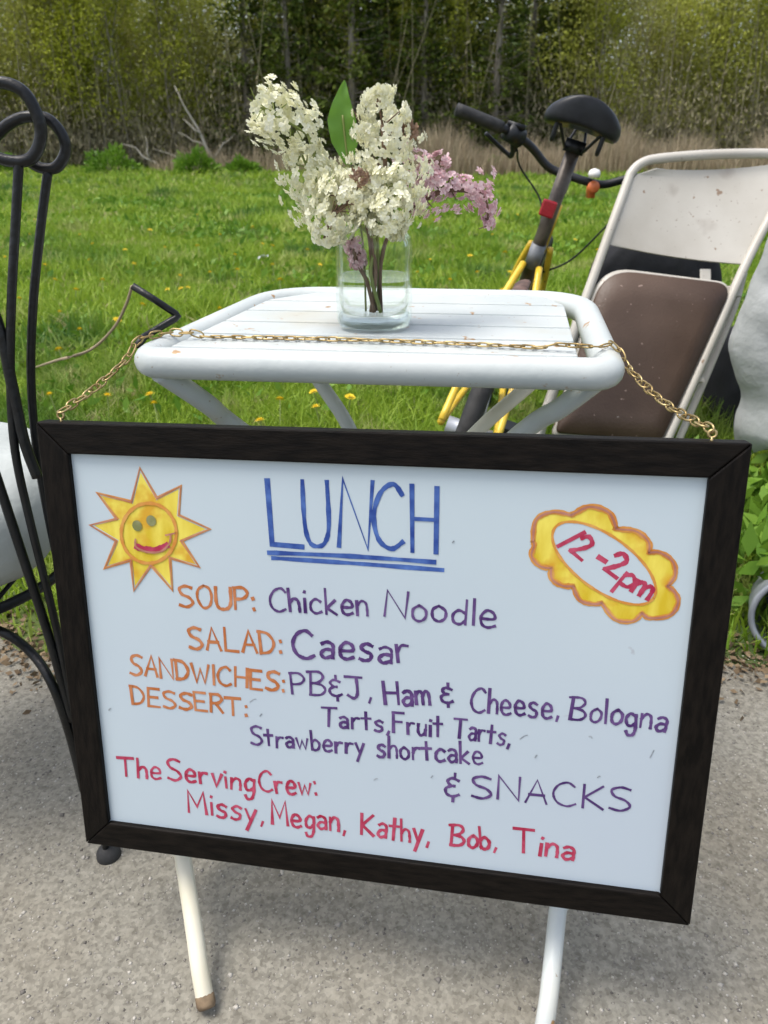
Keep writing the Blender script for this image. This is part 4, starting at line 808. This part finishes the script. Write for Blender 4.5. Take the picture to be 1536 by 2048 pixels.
# ------------------------------------------------------------------ grey cloth draped at the right edge
outl = [(1640, 395), (1562, 470), (1522, 560), (1490, 640), (1472, 700), (1484, 760), (1499, 805), (1487, 872), (1501, 926)]
CY = 1.72; Lp = [at(px, py, CY) for px, py in outl]
rows = cat(Lp, 9); vs, fs = [], []; nc = 72; rw = len(rows)
for j, p in enumerate(rows):
    top = j / (rw - 1); wd = .12 + .36 * min(1, top * 2.2)
    for i in range(nc):
        a = 2 * math.pi * i / nc; cx_ = p.x + wd / 2; fo = 1 + ((.03 + .05 * top) * math.sin(a * 5 + top * 3) + .03 * math.sin(a * 8 + j * .25)) * math.sin(a / 2) ** 2
        x_ = cx_ - wd / 2 * math.cos(a) * fo; y_ = CY + .03 - (.05 + .11 * top) * math.sin(a) * fo
        z_ = p.z + (.0 if top < .85 else .05 * (top - .85) / .15 * (math.sin(a * 3) - math.sin(0))) + .05 * (1 - math.cos(a)) * .5 * (1 - top)
        nv_ = (.5 - abs(math.sin(x_ * 16 + z_ * 21 + 2.2 * math.sin(z_ * 9)))) * .026 * math.sin(a / 2) + mnoise.fractal(Vector((x_ * 14, y_ * 14, z_ * 9 + x_ * 6)), 1.0, 2.0, 4) * .028 * (math.sin(a / 2) ** 1.0); x_ += nv_ * .5; y_ -= nv_ * 1.4
        vs.append((x_, y_, z_))
for j in range(rw - 1):
    for i in range(nc): fs.append((j * nc + i, j * nc + (i + 1) % nc, (j + 1) * nc + (i + 1) % nc, (j + 1) * nc + i))
fs.append(tuple(range(nc)))
GC = MB().add(vs, fs).build('draped_cloth', M['cloth']); tag(GC, 'light grey cloth draped in folds at the right edge beside the folded chair', 'cloth')
# stool under the cloth, out of the frame to the right
ST = thing('stool', 'dark stool standing hidden under the grey cloth at the right edge', 'stool', (1.18, 1.75, 0))
MB().lathe(Vector((1.19, 1.75, .52)), [(0, -.02), (.10, -.02), (.11, -.01), (.11, .01), (.1, .02), (0, .02)], 24).build('seat', M['blackplastic'], ST)
for dx_, dy_ in ((-1, -1), (1, -1), (1, 1), (-1, 1)): MB().tube([(1.19 + dx_ * .05, 1.75 + dy_ * .05, .5), (1.20 + dx_ * .075, 1.75 + dy_ * .09, 0)], .01, 8).build('leg', M['iron'], ST)
# ------------------------------------------------------------------ grey metal pail lying at the right edge
pc = at(1592, 1238, 1.13); PX = Vector((.93, -.10, 0)).normalized(); Pn = Vector((-.32, -.80, .22)).normalized(); PX = (Pn.cross(Vector((0, 0, 1)))).normalized(); PYv = Pn.cross(PX).normalized()
rr_ = min(.088, pc.z / max(.2, abs(PYv.z)))
PL = thing('metal_pail', 'grey round metal pail on its side at the right edge of the asphalt', 'pail', pc)
MB().lathe(pc, [(rr_ * .98, 0), (rr_, -.004), (rr_ * .93, -.09), (rr_ * .8, -.16), (0, -.16)], 36, axis=(PX, PYv, Pn)).lathe(pc, [(rr_ * .94, 0), (rr_ * .88, -.09), (rr_ * .76, -.152), (0, -.152)], 36, axis=(PX, PYv, Pn)).build('body', M['greymetal'], PL)
MB().tube([pc + PX * (rr_ * .96 * math.cos(a)) + PYv * (rr_ * .96 * math.sin(a)) for a in np.linspace(0, 6.283, 41)[:-1]], .006, 8, closed=True).build('rim', M['greymetal'], PL)
# dark weeds under the cloth
n = 1500; x = rng.uniform(.66, 1.25, n); y = rng.uniform(1.2, 1.75, n); d = rvec(n); d[:, 2] = np.abs(d[:, 2]) + .3; d /= np.linalg.norm(d, axis=1)[:, None]
V, F = leaf_cards(np.stack([x, y, rng.uniform(0, .16, n)], 1), rng.uniform(.03, .07, n), asp=.45, updir=d)
tag(link('tall_weeds', np_mesh('tall_weeds', V, F), None, M['weed']), 'taller dark green weeds at the right edge behind the whiteboard', 'weeds', kind='stuff')

# ------------------------------------------------------------------ bicycle
bCx, bCy, psi, phi, st = .126, 1.638, .241, .278, .04
fw = Vector((math.sin(psi), math.cos(psi), 0)); sd0 = Vector((math.cos(psi), -math.sin(psi), 0)); up_ = sd0 * math.sin(phi) + Vector((0, 0, math.cos(phi))); sdv = sd0 * math.cos(phi) - Vector((0, 0, math.sin(phi)))
C0 = Vector((bCx, bCy, .002))
def bl(x, s, z): return C0 + fw * x + sdv * s + up_ * z
def bb(x, s, z): cs, sn = math.cos(st), math.sin(st); return bl(.82 + x * cs - s * sn, s * cs + x * sn, z)
BK = thing('bicycle', 'yellow bicycle with black saddle and handlebar parked behind the table', 'bicycle', C0)
def wheel(cen, ax1, ax2, axn, R):
    t_ = MB().tube([cen + ax1 * (R * math.cos(a)) + ax2 * (R * math.sin(a)) for a in np.linspace(0, 6.283, 49)[:-1]], .019, 10, closed=True).build('tyre', M['rubber'], BK)
    MB().tube([cen + ax1 * ((R - .026) * math.cos(a)) + ax2 * ((R - .026) * math.sin(a)) for a in np.linspace(0, 6.283, 49)[:-1]], .010, 8, closed=True).build('rim', M['greymetal'], t_)
    mb = MB()
    for k in range(28): a = 2 * math.pi * k / 28; s2 = 1 if k % 2 else -1; mb.tube([cen + axn * (.025 * s2) + ax1 * (.02 * math.cos(a + .5)) + ax2 * (.02 * math.sin(a + .5)), cen + ax1 * ((R - .03) * math.cos(a)) + ax2 * ((R - .03) * math.sin(a))], .0011, 4, cap=False)
    mb.build('spokes', M['greymetal'], t_); MB().tube([cen - axn * .05, cen + axn * .05], .02, 12).build('hub', M['greymetal'], t_)
R_w = .285; rear = bl(-.08, 0, .29); wheel(rear, fw, up_, sdv, R_w)
cs, sn = math.cos(st), math.sin(st); fws = fw * cs + sdv * sn; sds = sdv * cs - fw * sn
front = bl(.82 + .20, .01, .29); wheel(front, fws, up_, sds, R_w)
crank = bl(.44, 0, .29); seatc = bl(.30, 0, .60); headt = bl(.78, 0, .68); headb = bl(.82, 0, .58)
fb = MB(); fb.tube([crank, seatc], .016, 10).tube([seatc + (headt - seatc) * .02, headt], .015, 10).tube([crank, headb], .017, 10).tube([headb - (headt - headb) * .15, headt + (headt - headb) * .25], .020, 12)
fb.build('frame', M['yellow'], BK)
for s2 in (-1, 1):
    MB().tube(cat([bl(.285, s2 * .020, .60), bl(.12, s2 * .052, .455), bl(-.08, s2 * .064, .295)], 6), .0085, 8).build('seat_stay', M['yellow'], BK)
    MB().tube(cat([crank + sdv * (s2 * .03), bl(.15, s2 * .05, .29), bl(-.08, s2 * .064, .29)], 6), .0085, 8).build('chain_stay', M['yellow'], BK)
    MB().tube(cat([headb + sds * (s2 * .03), bl(.90, s2 * .05, .46) , front + sds * (s2 * .055)], 6), .010, 8).build('fork_blade', M['yellow'], BK)
MB().tube([rear + fw * ((R_w + .040) * math.cos(a)) + up_ * ((R_w + .040) * math.sin(a)) for a in np.linspace(.45, 2.1, 24)], .017, 10, flat=.5).build('rear_fender', M['rustbrown'], BK)
MB().tube([seatc - (bl(.25, 0, .9) - seatc) * .2, bl(.262, 0, .86)], .0165, 12).build('seat_post', M['post'], BK)
MB().tube([seatc + (bl(.25, 0, .9) - seatc) * -.02, seatc + (bl(.25, 0, .9) - seatc) * .17], .0185, 12).build('seat_collar', M['dullmetal'], BK)
rc = bl(.262, -.008, .735) - fw * .028; MB().box(rc, .034, .012, .036, (sdv, fw, up_)).build('reflector', M['red'], BK, smooth=False, bevel=.004)
MB().box(rc + fw * .016, .02, .03, .02, (sdv, fw, up_)).build('reflector_bracket', M['blackplastic'], BK, smooth=False)
# saddle: wide at the back, nose forward
vs, fs = [], []; ns_, nr_ = 18, 20
prof = [(-.125, .020), (-.120, .062), (-.10, .088), (-.07, .094), (-.03, .085), (.01, .055), (.05, .030), (.10, .022), (.14, .018), (.152, .006)]
for i, (x_, hw_) in enumerate(prof):
    for k in range(nr_):
        a = 2 * math.pi * k / nr_; s2 = math.copysign(abs(math.cos(a)) ** .65, math.cos(a)) * hw_; zt = math.copysign(abs(math.sin(a)) ** .75, math.sin(a))
        z_ = (.022 * zt if zt > 0 else .034 * zt) - .50 * (abs(s2) / .1) ** 2 * .075 * (1 if hw_ > .05 else .4) + (.008 if x_ < -.05 else 0)
        vs.append(bl(.254 + x_ * .92, s2 * .91, .935 + z_))
for i in range(len(prof) - 1):
    for k in range(nr_): fs.append((i * nr_ + k, i * nr_ + (k + 1) % nr_, (i + 1) * nr_ + (k + 1) % nr_, (i + 1) * nr_ + k))
fs.append(tuple(reversed(range(nr_)))); fs.append(tuple((len(prof) - 1) * nr_ + k for k in range(nr_)))
SDL = MB().add(vs, fs).build('saddle', M['blackplastic'], BK); sbd = SDL.modifiers.new('sub', 'SUBSURF'); sbd.levels = 1; sbd.render_levels = 1
mb = MB()
for s2 in (-1, 1): mb.tube(cat([bl(.17, s2 * .045, .905), bl(.22, s2 * .022, .865), bl(.30, s2 * .02, .868), bl(.36, s2 * .008, .915)], 5), .0035, 6).tube(cat([bl(.165, s2 * .05, .915), bl(.17, s2 * .05, .875), bl(.185, s2 * .05, .872), bl(.19, s2 * .05, .905)], 5), .005, 8)
mb.box(bl(.262, 0, .868), .045, .05, .026, (sdv, fw, up_)); mb.build('saddle_rails', M['blackplastic'], SDL)
# handlebar, grips, lever, cables
zc, zg = .784, .849
bar = cat([bb(-.16, -.335, zg + .010), bb(-.10, -.21, zg + .0), bb(-.04, -.13, zg - .02), bb(0, -.06, zc + .005), bb(0, 0, zc), bb(0, .06, zc + .0), bb(.02, .11, zc + .006), bb(.03, .18, zg - .02), bb(.04, .24, zg - .01), bb(.03, .31, zg + .01)], 6)
MB().tube(bar, .0115, 10).build('handlebar', M['blackplastic'], BK)
for s2, i0, i1 in ((0, 0, 7), (1, len(bar) - 5, len(bar))): MB().tube(bar[i0:i1], .0170, 12).build('grip', M['rubber'], BK)
p0, p1 = bar[7], bar[10]; MB().tube([p0, p1], .026, 12).box((p0 + p1) / 2 + up_ * .024, .05, .04, .012, (sds, fws, up_)).build('shifter', M['blackplastic'], BK)
MB().tube(cat([bar[9] - up_ * .01, bar[9] + fws * .03 - up_ * .045, bar[8] + fws * .05 - up_ * .055, bar[4] + fws * .05 - up_ * .03], 5), [.012] * 4 + [.008] * 6 + [.006] * 6, 8).build('brake_lever', M['blackplastic'], BK)
MB().tube(cat([bar[10] - up_ * .03, bb(.03, -.14, zc - .02), bb(.04, -.05, zc - .09), bl(.80, -.02, .62), bl(.7, -.02, .58)], 6), .003, 6).tube(cat([bar[-8] - up_ * .01, bb(.03, .16, zc - .10), bb(.04, .10, zc - .22), bl(.86, .03, .50)], 6), .003, 6).build('cables', M['blackplastic'], BK)
MB().tube([headt, bl(.79, 0, .74)], .014, 10).tube([bl(.79, 0, .74), bb(0, 0, zc)], .017, 10).build('stem', M['greymetal'], BK)
lp = at(1186, 374, 2.36); MB().lathe(lp, [(0, -.010), (.014, -.010), (.018, .004), (.017, .010), (.009, .014), (0, .015)], 16, axis=(Vector((1, 0, 0)), Vector((0, 0, 1)), Vector((0, -1, 0)))).box(lp + Vector((0, .02, -.01)), .02, .03, .04).build('front_light', M['orange'], BK)
MB().lathe(lp + Vector((-.004, -.014, .036)), [(0, -.010), (.016, -.010), (.018, 0), (.013, .010), (0, .014)], 14).build('bell', M['whiteplastic'], BK)
mb = MB(); mb.tube([crank - sdv * .06, crank + sdv * .06], .02, 12); mb.lathe(crank + sdv * .045, [(.02, -.002), (.085, -.002), (.085, .002), (.02, .002)], 28, axis=(fw, up_, sdv)); mb.tube([crank + sdv * .06, crank + sdv * .065 - fw * .12 - up_ * .11], .009, 8).tube([crank - sdv * .06, crank - sdv * .065 + fw * .12 + up_ * .11], .009, 8); mb.build('crankset', M['greymetal'], BK)
for s2, d_ in ((-1, fw * .12 + up_ * .11), (1, fw * -.12 - up_ * .11)): MB().box(crank + sdv * (s2 * .105) + d_, .08, .07, .02, (sdv, fw, up_)).build('pedal', M['blackplastic'], BK, smooth=False)
